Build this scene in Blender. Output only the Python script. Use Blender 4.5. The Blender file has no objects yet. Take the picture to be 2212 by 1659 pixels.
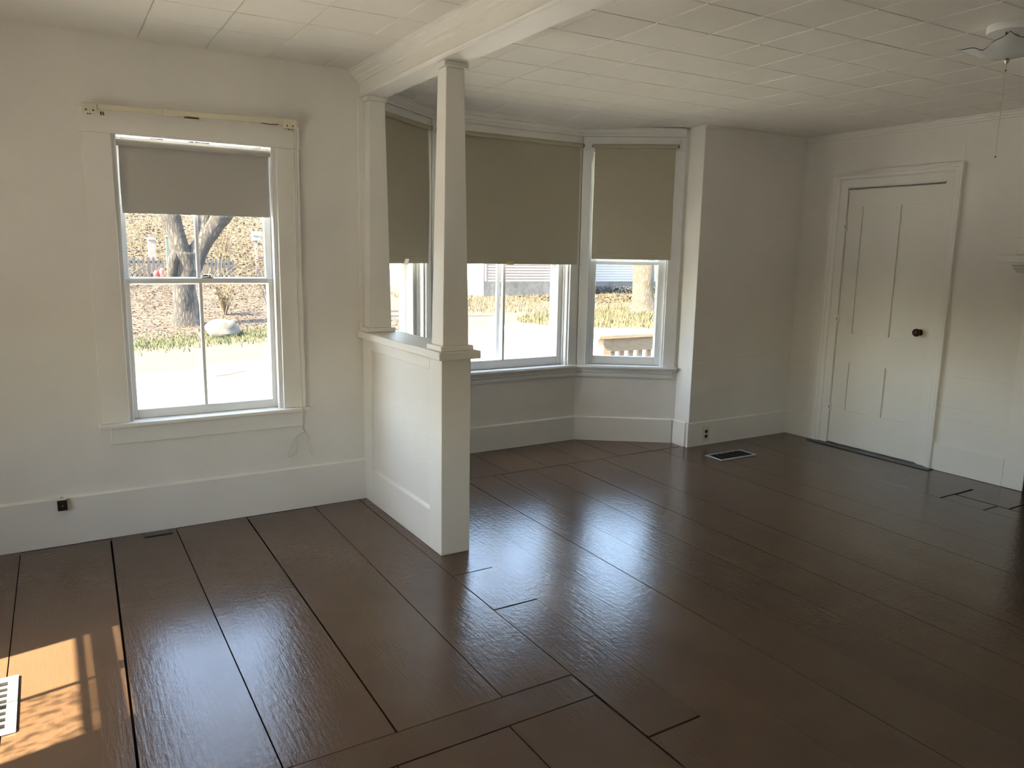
import bpy, math, random
from mathutils import Vector, Matrix, noise as mnoise
random.seed(7)
R = math.radians
S = bpy.context.scene
COL = S.collection

# ------------------------------------------------------------------ camera
cam_d = bpy.data.cameras.new('camera'); cam = bpy.data.objects.new('camera', cam_d); COL.objects.link(cam)
cam_d.sensor_width = 36.0; cam_d.lens = 1643.5745 / 2212 * 36.0; cam_d.clip_end = 500; cam_d.clip_start = 0.02
YAW, PITCH, ROLL = -0.5501, -0.1685, 0.0180
_f = Vector((-math.sin(YAW) * math.cos(PITCH), math.cos(YAW) * math.cos(PITCH), math.sin(PITCH)))
_r = Vector((math.cos(YAW), math.sin(YAW), 0)); _u = _r.cross(_f)
_R = _r * math.cos(ROLL) + _u * math.sin(ROLL); _U = -_r * math.sin(ROLL) + _u * math.cos(ROLL)
cam.matrix_world = Matrix(((_R.x, _U.x, -_f.x, -1.6032), (_R.y, _U.y, -_f.y, -4.3341), (_R.z, _U.z, -_f.z, 1.5), (0, 0, 0, 1)))
S.camera = cam

# ------------------------------------------------------------------ sky, sun, exposure
SUN_EL = R(42)
SKY_STRENGTH = 0.95
SUN_ENERGY = 38.0
w = bpy.data.worlds.new('sky'); S.world = w; w.use_nodes = True
nt = w.node_tree; nt.nodes.clear()
sky = nt.nodes.new('ShaderNodeTexSky'); sky.sky_type = 'NISHITA'; sky.sun_disc = False
sky.sun_elevation = SUN_EL; sky.sun_rotation = R(259); sky.air_density = 1.0; sky.dust_density = 2.0; sky.ozone_density = 1.0
bg = nt.nodes.new('ShaderNodeBackground'); bg.inputs['Strength'].default_value = SKY_STRENGTH
wo = nt.nodes.new('ShaderNodeOutputWorld')
hz = nt.nodes.new('ShaderNodeMix'); hz.data_type = 'RGBA'; hz.inputs['Factor'].default_value = .35
hz.inputs['B'].default_value = (2.6, 2.7, 2.9, 1)          # thin bright haze over the blue
gain = nt.nodes.new('ShaderNodeVectorMath'); gain.operation = 'SCALE'; gain.inputs['Scale'].default_value = 2.0
nt.links.new(sky.outputs[0], gain.inputs[0]); nt.links.new(gain.outputs[0], hz.inputs['A'])
nt.links.new(hz.outputs['Result'], bg.inputs['Color']); nt.links.new(bg.outputs[0], wo.inputs['Surface'])
sun_d = bpy.data.lights.new('sun', 'SUN'); sun = bpy.data.objects.new('sun', sun_d); COL.objects.link(sun)
sun_d.energy = SUN_ENERGY; sun_d.angle = R(0.53); sun_d.color = (1.0, 0.85, 0.63)
_d = Vector((math.cos(SUN_EL) * .982, math.cos(SUN_EL) * .19, -math.sin(SUN_EL)))
sun.rotation_euler = _d.to_track_quat('-Z', 'Y').to_euler(); sun.location = (-20, -5, 20)
vs = S.view_settings; vs.view_transform = 'Standard'; vs.look = 'None'; vs.gamma = 1.0; vs.use_curve_mapping = False
vs.exposure = 0.86
S.cycles.max_bounces = 10; S.cycles.diffuse_bounces = 6; S.cycles.glossy_bounces = 4; S.cycles.transparent_max_bounces = 12
S.cycles.sample_clamp_indirect = 8.0; S.cycles.caustics_reflective = False; S.cycles.caustics_refractive = False

# ------------------------------------------------------------------ helpers
class MB:
    def __init__(s): s.v = []; s.f = []
    def add(s, vs_, fs_):
        o = len(s.v); s.v += [tuple(p) for p in vs_]; s.f += [tuple(i + o for i in f) for f in fs_]; return s
    def box(s, x0, x1, y0, y1, z0, z1):
        return s.add([(x0,y0,z0),(x1,y0,z0),(x1,y1,z0),(x0,y1,z0),(x0,y0,z1),(x1,y0,z1),(x1,y1,z1),(x0,y1,z1)],
                     [(0,3,2,1),(4,5,6,7),(0,1,5,4),(1,2,6,5),(2,3,7,6),(3,0,4,7)])
    def taper(s, cx, cy, hx0, hy0, z0, hx1, hy1, z1, ox=0, oy=0):
        return s.add([(cx-hx0,cy-hy0,z0),(cx+hx0,cy-hy0,z0),(cx+hx0,cy+hy0,z0),(cx-hx0,cy+hy0,z0),
                      (cx+ox-hx1,cy+oy-hy1,z1),(cx+ox+hx1,cy+oy-hy1,z1),(cx+ox+hx1,cy+oy+hy1,z1),(cx+ox-hx1,cy+oy+hy1,z1)],
                     [(0,3,2,1),(4,5,6,7),(0,1,5,4),(1,2,6,5),(2,3,7,6),(3,0,4,7)])
    def prism(s, prof, u0, u1, axis='x', m0=0.0, m1=0.0):
        # profile in (v, z) pushed along u ; m0/m1 = mitre (du per unit v) at either end
        n = len(prof)
        def P(u, a, b): return (u, a, b) if axis == 'x' else (a, u, b)
        vs_ = [P(u0 + m0 * a, a, b) for a, b in prof] + [P(u1 + m1 * a, a, b) for a, b in prof]
        fs_ = [tuple(range(n))[::-1], tuple(range(n, 2 * n))] + [(i, (i + 1) % n, n + (i + 1) % n, n + i) for i in range(n)]
        return s.add(vs_, fs_)
    def slab(s, poly, z0, z1, ch=0.0):
        # polygon (ccw) with thickness; ch = chamfer on the z1 side (z1 may be above or below z0)
        n = len(poly); cx = sum(p[0] for p in poly) / n; cy = sum(p[1] for p in poly) / n
        sg = 1 if z1 > z0 else -1
        def inset(p):
            d = Vector((cx - p[0], cy - p[1])); l = d.length or 1; k = min(ch * 1.4 / l, .3)
            return (p[0] + d.x * k, p[1] + d.y * k)
        rows = [[(p[0], p[1], z0) for p in poly]]
        if ch > 0:
            rows.append([(p[0], p[1], z1 - sg * ch) for p in poly]); rows.append([(*inset(p), z1) for p in poly])
        else: rows.append([(p[0], p[1], z1) for p in poly])
        vs_ = [p for r in rows for p in r]; fs_ = [tuple(range(n))[::-1]]
        for k in range(len(rows) - 1):
            fs_ += [(k*n+i, k*n+(i+1) % n, (k+1)*n+(i+1) % n, (k+1)*n+i) for i in range(n)]
        fs_.append(tuple(range((len(rows)-1)*n, len(rows)*n)))
        if sg < 0: fs_ = [f[::-1] for f in fs_]
        return s.add(vs_, fs_)
    def tube(s, pts, rad, n=8, cap=True, jit=0.0):
        pts = [Vector(p) for p in pts]
        if not hasattr(rad, '__len__'): rad = [rad] * len(pts)
        o = len(s.v); ref = Vector((0.37, 0.91, 0.2))
        for i, p in enumerate(pts):
            t = (pts[min(i+1, len(pts)-1)] - pts[max(i-1, 0)]).normalized()
            a = t.cross(ref)
            if a.length < .05: a = t.cross(Vector((1, 0, 0)))
            a.normalize(); b = t.cross(a)
            for k in range(n):
                th = 2 * math.pi * k / n; q = p + (a * math.cos(th) + b * math.sin(th)) * rad[i]
                if jit: q = p + (q - p) * (1 + jit * mnoise.noise(Vector((q.x * 4, q.y * 4, q.z * 1.5))))
                s.v.append(tuple(q))
        for i in range(len(pts) - 1):
            for k in range(n):
                s.f.append((o+i*n+k, o+i*n+(k+1) % n, o+(i+1)*n+(k+1) % n, o+(i+1)*n+k))
        if cap:
            s.f.append(tuple(o+k for k in range(n))[::-1]); s.f.append(tuple(o+(len(pts)-1)*n+k for k in range(n)))
        return s
    def lathe(s, prof, c=(0,0,0), axis='z', n=24):
        o = len(s.v); c = Vector(c)
        for r_, h in prof:
            for k in range(n):
                th = 2 * math.pi * k / n; a, b = r_ * math.cos(th), r_ * math.sin(th)
                q = {'z': (a, b, h), 'x': (h, a, b), 'y': (b, h, a)}[axis]
                s.v.append(tuple(c + Vector(q)))
        for i in range(len(prof) - 1):
            for k in range(n): s.f.append((o+i*n+k, o+i*n+(k+1) % n, o+(i+1)*n+(k+1) % n, o+(i+1)*n+k))
        if prof[0][0] > 1e-6: s.f.append(tuple(o+k for k in range(n))[::-1])
        if prof[-1][0] > 1e-6: s.f.append(tuple(o+(len(prof)-1)*n+k for k in range(n)))
        return s
    def shift(s, d):
        s.v = [(p[0]-d[0], p[1]-d[1], p[2]-d[2]) for p in s.v]; return s

def obj(name, mb, mat, parent=None, bevel=0.0, smooth=False, base=None, label=None, kind=None):
    if base is not None: mb.shift(base)
    me = bpy.data.meshes.new(name); me.from_pydata(mb.v, [], mb.f); me.update()
    o = bpy.data.objects.new(name, me); COL.objects.link(o); me.materials.append(mat)
    if base is not None: o.location = base
    if parent is not None: o.parent = parent
    if smooth:
        for p in me.polygons: p.use_smooth = True
        if smooth == 'auto':
            try: me.set_sharp_from_angle(angle=R(40))
            except Exception: pass
    if bevel > 0:
        b = o.modifiers.new('bevel', 'BEVEL'); b.width = bevel; b.segments = 2; b.limit_method = 'ANGLE'; b.angle_limit = R(40)
    if label: o['label'] = label
    if kind: o['kind'] = kind
    return o
def empty(name, loc=(0,0,0), rz=0.0):
    o = bpy.data.objects.new(name, None); COL.objects.link(o); o.location = loc; o.rotation_euler = (0, 0, rz)
    o.empty_display_size = .05; return o
def tag(o, label, cat, group=None):
    o['label'] = label; o['category'] = cat
    if group: o['group'] = group
    return o
def thing(name, label, cat, loc=(0,0,0), rz=0.0, group=None): return tag(empty(name, loc, rz), label, cat, group)
def struct(o, label, cat='room'):
    o['kind'] = 'structure'; o['label'] = label; o['category'] = cat; return o
def copy_tree(o, parent=None):
    c = o.copy(); COL.objects.link(c); c.parent = parent
    for ch in list(o.children): copy_tree(ch, c)
    return c

# ------------------------------------------------------------------ materials
def mat_new(name):
    m = bpy.data.materials.new(name); m.use_nodes = True; t = m.node_tree
    return m, t, t.nodes['Principled BSDF']
def N(t, k, **kw):
    n = t.nodes.new(k)
    for a, b in kw.items(): setattr(n, a, b)
    return n
def coords(t, scale=(1,1,1), obj_space=False):
    if obj_space: src = N(t, 'ShaderNodeTexCoord').outputs['Object']
    else: src = N(t, 'ShaderNodeNewGeometry').outputs['Position']
    mp = N(t, 'ShaderNodeMapping'); mp.inputs['Scale'].default_value = scale
    t.links.new(src, mp.inputs['Vector']); return mp.outputs[0]
def noise(t, vec, scale, detail=4, rough=.55):
    n = N(t, 'ShaderNodeTexNoise'); n.inputs['Scale'].default_value = scale; n.inputs['Detail'].default_value = detail
    n.inputs['Roughness'].default_value = rough; t.links.new(vec, n.inputs['Vector']); return n
def ramp(t, fac, stops):
    r = N(t, 'ShaderNodeValToRGB'); e = r.color_ramp.elements
    while len(e) < len(stops): e.new(.5)
    for k, (p, c) in enumerate(stops): e[k].position = p; e[k].color = (*c, 1) if len(c) == 3 else c
    t.links.new(fac, r.inputs[0]); return r.outputs[0]
def bump(t, b, h, strength, dist=.01):
    n = N(t, 'ShaderNodeBump'); n.inputs['Strength'].default_value = strength; n.inputs['Distance'].default_value = dist
    t.links.new(h, n.inputs['Height']); t.links.new(n.outputs[0], b.inputs['Normal']); return n
def sc(c, k): return tuple(min(1, x * k) for x in c)
def paint(name, col, rough=.5, bscale=60, bstr=.08, var=.05, vscale=2.5):
    m, t, b = mat_new(name); p = coords(t)
    n = noise(t, p, vscale, 5); t.links.new(ramp(t, n.outputs['Fac'], [(.3, sc(col, 1-var)), (.7, sc(col, 1+var*.5))]), b.inputs['Base Color'])
    b.inputs['Roughness'].default_value = rough
    n2 = noise(t, p, bscale, 3); bump(t, b, n2.outputs['Fac'], bstr, .004); return m
WALLC = (.81, .785, .74)
M = {}
M['wall'] = paint('wall_paint', WALLC, .62, 45, .14, .04)
M['wall2'] = paint('wall_paint_textured', WALLC, .5, 70, .35, .04)
M['trim'] = paint('trim_paint', (.82, .80, .755), .46, 30, .05, .03)
M['trim_cool'] = paint('window_paint', (.80, .80, .785), .38, 40, .07, .04)
M['ceil'] = paint('ceiling_tile_paint', (.82, .79, .73), .6, 35, .06, .03)
M['door'] = paint('door_paint', (.81, .79, .735), .4, 25, .06, .03)
M['gap'] = paint('dark_subfloor', (.012, .010, .008), .9)
M['threshold'] = paint('grey_floor_paint', (.075, .078, .08), .45, 40, .1, .2)
M['shade'] = paint('olive_shade_cloth', (.50, .46, .345), .75, 300, .05, .03)
M['shade_w'] = paint('grey_shade_cloth', (.50, .48, .445), .7, 300, .05, .03)
M['rod'] = paint('cream_enamel', (.74, .69, .52), .35, 30, .03, .05)
M['cord'] = paint('cotton_cord', (.62, .56, .44), .8, 200, .1)
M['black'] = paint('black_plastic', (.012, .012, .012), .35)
M['ivory'] = paint('ivory_plastic', (.72, .69, .58), .35)
M['bronze'] = paint('bronze_metal', (.16, .10, .05), .35); M['bronze'].node_tree.nodes['Principled BSDF'].inputs['Metallic'].default_value = .7
M['brass'] = paint('dull_metal', (.45, .42, .37), .3); M['brass'].node_tree.nodes['Principled BSDF'].inputs['Metallic'].default_value = .9
M['knob'] = paint('dark_red_brown_ceramic', (.05, .012, .008), .12, 20, .0)
M['regw'] = paint('white_enamel', (.80, .80, .79), .3)
M['regs'] = paint('silver_enamel', (.36, .37, .37), .4)
M['regd'] = paint('black_enamel', (.018, .018, .018), .45)
M['tab'] = paint('yellow_shade_tab', (.72, .60, .16), .45)
M['firebox'] = paint('firebox_black', (.02, .018, .016), .8)
def floor_mat():
    m, t, b = mat_new('brown_floor_paint')
    p = coords(t); oi = N(t, 'ShaderNodeObjectInfo')
    n = noise(t, p, 2.2, 6); base = ramp(t, n.outputs['Fac'], [(.25, (.080, .046, .027)), (.75, (.104, .063, .038))])
    hs = N(t, 'ShaderNodeHueSaturation'); mr = N(t, 'ShaderNodeMapRange'); mr.inputs['To Min'].default_value = .9; mr.inputs['To Max'].default_value = 1.1
    t.links.new(oi.outputs['Random'], mr.inputs['Value']); t.links.new(mr.outputs[0], hs.inputs['Value']); t.links.new(base, hs.inputs['Color'])
    ps = coords(t, (9, 1.2, 9)); sn = noise(t, ps, 3.0, 8, .7)          # worn streaks along the boards
    wr = ramp(t, sn.outputs['Fac'], [(.70, (0, 0, 0)), (.86, (.5, .5, .5))])
    mx = N(t, 'ShaderNodeMix', data_type='RGBA'); t.links.new(wr, mx.inputs['Factor']); t.links.new(hs.outputs[0], mx.inputs['A'])
    mx.inputs['B'].default_value = (.20, .155, .115, 1); t.links.new(mx.outputs['Result'], b.inputs['Base Color'])
    rn = noise(t, p, 5, 5); rr = N(t, 'ShaderNodeMapRange'); rr.inputs['To Min'].default_value = .12; rr.inputs['To Max'].default_value = .26
    t.links.new(rn.outputs['Fac'], rr.inputs['Value']); t.links.new(rr.outputs[0], b.inputs['Roughness'])
    g = noise(t, coords(t, (30, 3, 30)), 2.5, 4, .6); bl = noise(t, p, 38, 4, .6); ad = N(t, 'ShaderNodeMath', operation='ADD')
    t.links.new(g.outputs['Fac'], ad.inputs[0]); t.links.new(bl.outputs['Fac'], ad.inputs[1]); bump(t, b, ad.outputs[0], .24, .004)
    b.inputs['Specular IOR Level'].default_value = .5
    return m
M['floor'] = floor_mat()
def glass_mat(name, tint, light_ripple=0.0):
    m = bpy.data.materials.new(name); m.use_nodes = True; t = m.node_tree; t.nodes.clear()
    o = N(t, 'ShaderNodeOutputMaterial'); tr = N(t, 'ShaderNodeBsdfTransparent'); gl = N(t, 'ShaderNodeBsdfGlossy'); gl.inputs['Roughness'].default_value = .02
    lw = N(t, 'ShaderNodeLayerWeight'); pw = N(t, 'ShaderNodeMath', operation='POWER'); t.links.new(lw.outputs['Facing'], pw.inputs[0]); pw.inputs[1].default_value = 5.0
    fr = N(t, 'ShaderNodeMath', operation='MULTIPLY_ADD'); t.links.new(pw.outputs[0], fr.inputs[0]); fr.inputs[1].default_value = .6; fr.inputs[2].default_value = .02; mx = N(t, 'ShaderNodeMixShader')
    p = coords(t)
    if light_ripple:
        n = noise(t, coords(t, (1, 1.3, .6)), 48, 2, .5)
        t.links.new(ramp(t, n.outputs['Fac'], [(.40, sc(tint, 1-light_ripple)), (.52, tint)]), tr.inputs['Color'])  # noise tint imitates the uneven light that rippled glass casts
    else: tr.inputs['Color'].default_value = (*tint, 1)
    nb = noise(t, p, 6, 2); bp = N(t, 'ShaderNodeBump'); bp.inputs['Strength'].default_value = .15; t.links.new(nb.outputs['Fac'], bp.inputs['Height'])
    t.links.new(bp.outputs[0], gl.inputs['Normal'])
    t.links.new(fr.outputs[0], mx.inputs[0]); t.links.new(tr.outputs[0], mx.inputs[1]); t.links.new(gl.outputs[0], mx.inputs[2]); t.links.new(mx.outputs[0], o.inputs[0])
    return m
M['glass'] = glass_mat('old_window_glass', (.97, .98, .97))
M['glass_light_ripple'] = glass_mat('rippled_light_tint_glass', (.95, .96, .94), .45)
def lampglass():
    m = bpy.data.materials.new('frosted_lamp_glass'); m.use_nodes = True; t = m.node_tree; t.nodes.clear()
    o = N(t, 'ShaderNodeOutputMaterial'); d = N(t, 'ShaderNodeBsdfDiffuse'); d.inputs[0].default_value = (.92, .95, .93, 1)
    tl = N(t, 'ShaderNodeBsdfTranslucent'); tl.inputs[0].default_value = (.92, .95, .93, 1); gl = N(t, 'ShaderNodeBsdfGlossy'); gl.inputs['Roughness'].default_value = .08
    a = N(t, 'ShaderNodeMixShader'); a.inputs[0].default_value = .28; b = N(t, 'ShaderNodeMixShader'); fr = N(t, 'ShaderNodeFresnel')
    t.links.new(d.outputs[0], a.inputs[1]); t.links.new(tl.outputs[0], a.inputs[2]); t.links.new(fr.outputs[0], b.inputs[0]); t.links.new(a.outputs[0], b.inputs[1])
    t.links.new(gl.outputs[0], b.inputs[2]); t.links.new(b.outputs[0], o.inputs[0]); return m
M['lampglass'] = lampglass()
def wood(name, c0, c1, scale=(20, 20, 2.5)):
    m, t, b = mat_new(name); n = noise(t, coords(t, scale), 3, 6, .65)
    t.links.new(ramp(t, n.outputs['Fac'], [(.3, c0), (.7, c1)]), b.inputs['Base Color']); b.inputs['Roughness'].default_value = .8
    bump(t, b, n.outputs['Fac'], .3, .01); return m
M['railwood'] = wood('weathered_pine', (0.120, 0.087, 0.057), (0.216, 0.162, 0.108), (3, 25, 25))
M['fencewood'] = wood('grey_weathered_wood', (0.027, 0.026, 0.026), (0.059, 0.057, 0.057))
M['palewood'] = wood('pale_pink_wood', (0.135, 0.099, 0.090), (0.174, 0.138, 0.126))
M['greenpost'] = wood('mossy_green_post', (0.050, 0.061, 0.047), (0.086, 0.101, 0.079))
def bark(name, c0, c1, sx=9, sz=2.2):
    m, t, b = mat_new(name); p = coords(t, (sx, sx, sz)); n = noise(t, p, 1.4, 8, .7)
    v = N(t, 'ShaderNodeTexVoronoi', feature='DISTANCE_TO_EDGE'); v.inputs['Scale'].default_value = 1.6
    mixv = N(t, 'ShaderNodeVectorMath', operation='ADD'); t.links.new(p, mixv.inputs[0]); t.links.new(n.outputs['Color'], mixv.inputs[1]); t.links.new(mixv.outputs[0], v.inputs['Vector'])
    mu = N(t, 'ShaderNodeMath', operation='MULTIPLY'); mu.use_clamp = True; t.links.new(v.outputs['Distance'], mu.inputs[0]); mu.inputs[1].default_value = 2.6
    a = N(t, 'ShaderNodeMath', operation='MULTIPLY'); t.links.new(mu.outputs[0], a.inputs[0]); t.links.new(n.outputs['Fac'], a.inputs[1])
    t.links.new(ramp(t, a.outputs[0], [(.0, c0), (.55, c1)]), b.inputs['Base Color']); b.inputs['Roughness'].default_value = .95
    bump(t, b, a.outputs[0], .9, .06); return m
M['bark'] = bark('grey_bark', (0.020, 0.017, 0.015), (0.091, 0.078, 0.068))
M['bark2'] = bark('pale_bark', (0.050, 0.040, 0.028), (0.131, 0.108, 0.081))
M['twig'] = wood('dry_twig', (0.059, 0.042, 0.025), (0.126, 0.092, 0.055))
def speckle(name, stops, scale, rough=.95, vec=(1,1,1), bs=.5):
    m, t, b = mat_new(name); n = noise(t, coords(t, vec), scale, 8, .75)
    t.links.new(ramp(t, n.outputs['Fac'], stops), b.inputs['Base Color']); b.inputs['Roughness'].default_value = rough
    bump(t, b, n.outputs['Fac'], bs, .03); return m
M['rock'] = speckle('pale_granite', [(.3, (0.058, 0.053, 0.046)), (.7, (0.113, 0.101, 0.086))], 8)
M['stone'] = speckle('grey_fieldstone', [(.3, (0.035, 0.035, 0.035)), (.7, (0.091, 0.087, 0.084))], 3)
def island(name, stops, rough=.9, transl=0):
    m, t, b = mat_new(name); g = N(t, 'ShaderNodeNewGeometry')
    t.links.new(ramp(t, g.outputs['Random Per Island'], stops), b.inputs['Base Color']); b.inputs['Roughness'].default_value = rough; return m
M['leaf'] = island('dry_leaves', [(0, (0.023, 0.012, 0.006)), (.35, (0.046, 0.025, 0.012)), (.7, (0.065, 0.040, 0.023)), (1, (0.084, 0.063, 0.040))])
M['brush'] = island('hillside_brush', [(0, (0.027, 0.019, 0.009)), (.25, (0.065, 0.038, 0.019)), (.5, (0.089, 0.065, 0.029)), (.72, (0.054, 0.058, 0.017)), (.88, (0.077, 0.048, 0.033)), (1, (0.106, 0.087, 0.054))])
M['blade'] = island('spring_grass', [(0, (0.023, 0.034, 0.009)), (.5, (0.050, 0.061, 0.019)), (1, (0.084, 0.076, 0.032))])
M['drygrass'] = island('straw_grass', [(0, (0.043, 0.040, 0.015)), (.5, (0.059, 0.048, 0.021)), (1, (0.076, 0.059, 0.032))])
M['white_sid'] = paint('white_trim_sunlit_siding', (.20, .20, .197), .6); M['pink_sid'] = paint('pinkish_tan_clapboard', (.135, .105, .090), .6); M['blue_sid'] = paint('pale_grey_blue_clapboard', (.172, .168, .166), .6)
M['roof'] = speckle('dark_shingle', [(.3, (.05, .05, .055)), (.7, (.10, .10, .10))], 6)
M['redcan'] = paint('red_plastic', (.45, .03, .03), .4); M['hedge'] = island('dark_hedge', [(0, (0.026, 0.028, 0.028)), (1, (0.048, 0.050, 0.050))])

# ------------------------------------------------------------------ room numbers
H = 2.485; HL = 2.505; W = 3.888; XL = -2.88; YB = -6.8; BZ = 2.458
BAYL = (.105, .18); BCL = (.745, .64); BCR = (2.05, .64); BAYR = (2.69, .18)
BANG = math.atan2(.46, .64); BLEN = math.hypot(.64, .46)
XD = 2.716; XF = .079

# ------------------------------------------------------------------ floor with planks
fb = MB().box(XL-.2, W+.2, YB-.2, .16, -.22, -.024)
fb.slab([(XF, .16), (XD, .16), (BCR[0]+.02, .70), (BCL[0]-.02, .70)], -.22, -.024)
floor = struct(obj('floor', fb, M['gap']), 'wide brown painted plank floor of the empty rooms', 'floor')
def plank(poly, name='plank', dz=None, mat=None):
    cx = sum(p[0] for p in poly)/len(poly); cy = sum(p[1] for p in poly)/len(poly)
    dz = random.uniform(-.0012, .0008) if dz is None else dz
    mb = MB().slab([(a-cx, b-cy) for a, b in poly], -.024, dz, .0018)
    o = obj(name, mb, mat or M['floor'], floor); o.location = (cx, cy, 0); return o
def seam(pts):   # piecewise x(y)
    pts = sorted(pts)
    def f(y):
        if y <= pts[0][0]: a, b = pts[0], pts[1]
        elif y >= pts[-1][0]: a, b = pts[-2], pts[-1]
        else:
            for a, b in zip(pts, pts[1:]):
                if a[0] <= y <= b[0]: break
        return a[1] + (b[1]-a[1]) * (y-a[0]) / (b[0]-a[0])
    return f
def board(xl, xr, y0, y1, gl=.0015, gr=.0015, **k):   # y0 > y1
    e = .0012
    return plank([(xl(y1)+gl, y1+e), (xr(y1)-gr, y1+e), (xr(y0)-gr, y0-e), (xl(y0)+gl, y0-e)], **k)
c = lambda x: seam([(-6, x), (0, x)])
# left room, boards running to the front wall, ended by a cross board
LS = [(c(XL), .001), (c(-2.45), .001), (seam([(-2.28, -2.16), (0, -2.12)]), .0015), (seam([(-2.28, -1.828), (0, -1.80)]), .0016), (seam([(-2.28, -1.478), (0, -1.402)]), .0040),
      (seam([(-2.28, -1.107), (0, -1.088)]), .0022), (seam([(-2.28, -.750), (0, -.716)]), .0036), (seam([(-2.28, -.360), (0, -.325)]), .0018), (seam([(-2.28, -.067), (0, -.048)]), .0022)]
for (a, ga), (b, gb) in zip(LS, LS[1:]): board(a, b, 0, -2.283, ga, gb)
plank([(XL, -2.430), (-1.62, -2.430), (-1.62, -2.286), (XL, -2.286)]); plank([(-1.618, -2.430), (-.074, -2.430), (-.069, -2.286), (-1.618, -2.286)])
NS = [XL, -2.4, -1.98, -1.58, -1.2, -.812, -.424, -.076]
for i, (a, b) in enumerate(zip(NS, NS[1:])): board(c(a), c(b), -2.432, YB, .002, .003)
# middle and right room
sA = seam([(-6, -.085), (-2.28, -.069), (0, -.048)])
sB = seam([(-6.2, .15), (-3.0, .171), (-1.7, .194), (0, .158)])
RS = [sB, seam([(-6.2, .30), (-2.3, .386), (.04, .442)]), seam([(-6.2, .61), (-2.14, .681), (.04, .712)]), seam([(-6.2, .93), (.04, .938)]), seam([(-6.2, 1.13), (0.04, 1.256)]),
      seam([(-6.2, 1.377), (.04, 1.546)]), seam([(-6.2, 1.667), (.04, 1.872)]), seam([(-6.2, 1.95), (.04, 2.167)]), seam([(-6.2, 2.215), (.04, 2.452)]), seam([(-6.2, 2.64), (.04, 2.705)]),
      seam([(-6.2, 2.86), (.04, 3.06)]), seam([(-6.2, 3.12), (.04, 3.29)]), c(3.625), c(W)]
board(sA, sB, 0, -1.312, .002, .0012); board(sA, sB, -1.314, -1.706, .003, .0012, dz=.001); board(sA, sB, -1.708, -2.70, .0025, .0015); board(sA, sB, -2.703, YB, .002, .0015)
for i in range(len(RS)-1):
    y0 = .034 if i < 9 else 0.0
    if i == 11:
        board(RS[i], RS[i+1], y0, -1.752, .0014, .0012)
        board(RS[i], c(3.40), -1.756, -2.022, .0022, .002, dz=-.001); board(c(3.402), RS[i+1], -1.766, -2.09, .002, .0015, dz=.0008)
        board(RS[i], c(3.40), -2.026, -2.27, .003, .002); board(c(3.402), RS[i+1], -2.095, -2.27, .002, .002, dz=-.0012); board(RS[i], RS[i+1], -2.273, YB, .002, .0015)
        continue
    g = [.0012, .0016, .0014, .0018, .0016, .0022, .0016, .0013, .0016, .0013, .0014, .0016, .0015, .001]
    if i == 2:     # narrow filler strip beside the bay
        fs = seam([(-.58, .960), (.04, 1.0)])
        board(RS[2], RS[3], y0, YB, g[2], g[3]); continue
    if i == 3:
        plank([(.9605, -.578), (.962, -.578), (1.0, .032), (.9405, .032), (.9405, -.578)])
        xr = RS[4]; plank([(RS[3](YB)+.0015, YB), (xr(YB)-.0015, YB), (xr(.034)-.0015, .033), (1.003, .033), (.964, -.581), (.9395, -.581)]); continue
    board(RS[i], RS[i+1], y0, YB, g[i], g[i+1])
# bay floor
def bayf(x): return .0 if x < .1 else .18 + (x-.105)*.46/.64 if x < .745 else .64 if x <= 2.05 else .64 - (x-2.05)*.46/.64
BE = [.12, .43, .745, 1.08, 1.40, 1.73, 2.05, 2.38, 2.69]
for a, b in zip(BE, BE[1:]): plank([(a+.0012, .038), (b-.0012, .038), (b-.0012, max(bayf(b)+.02, .05)), (a+.0012, max(bayf(a)+.02, .05))])
struct(obj('trim_threshold', MB().slab([(3.80, -1.345), (3.885, -1.345), (3.885, -.285), (3.815, -.285), (3.803, -.36), (3.795, -1.26)], 0.0012, .006, .002), M['threshold']), 'grey painted threshold strip at the foot of the panelled door', 'threshold')

# ------------------------------------------------------------------ ceilings with tiles
def clip(poly, region):
    out = list(poly)
    for i in range(len(region)):
        a, b = region[i], region[(i+1) % len(region)]; inp = out; out = []
        side = lambda p: (b[0]-a[0])*(p[1]-a[1]) - (b[1]-a[1])*(p[0]-a[0])
        for j in range(len(inp)):
            p, q = inp[j], inp[(j+1) % len(inp)]; sp, sq = side(p), side(q)
            if sp >= 0: out.append(p)
            if (sp >= 0) != (sq >= 0):
                k = sp/(sp-sq); out.append((p[0]+(q[0]-p[0])*k, p[1]+(q[1]-p[1])*k))
        if not out: return []
    res = []
    for p in out:
        if not res or math.hypot(p[0]-res[-1][0], p[1]-res[-1][1]) > 1e-4: res.append(p)
    if len(res) > 2 and math.hypot(res[0][0]-res[-1][0], res[0][1]-res[-1][1]) < 1e-4: res.pop()
    ar = abs(sum(res[i][0]*res[(i+1) % len(res)][1]-res[(i+1) % len(res)][0]*res[i][1] for i in range(len(res)))/2) if len(res) > 2 else 0
    return res if ar > 4e-4 else []
TT = .012
ceil = struct(obj('ceiling', MB().box(XL-.2, W+.2, YB-.2, .18, HL+TT, HL+.25), M['ceil']), 'cream ceiling of square tiles over both rooms', 'ceiling')
sl = .0               # bay ceiling dips slightly
bayc = MB(); zz0 = H+TT; zz1 = BZ+TT
bp_ = [(XF, -.001), (XD, -.001), (XD, .18), (BCR[0]+.03, .84), (BCL[0]-.03, .84), (XF, .18)]
bayc.add([(x, y, zz0+(zz1-zz0)*max(0, y)/.64+.001) for x, y in bp_]+[(x, y, HL+.25) for x, y in bp_], [tuple(range(6))[::-1], tuple(range(6, 12))]+[(i, (i+1) % 6, 6+(i+1) % 6, 6+i) for i in range(6)])
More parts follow.
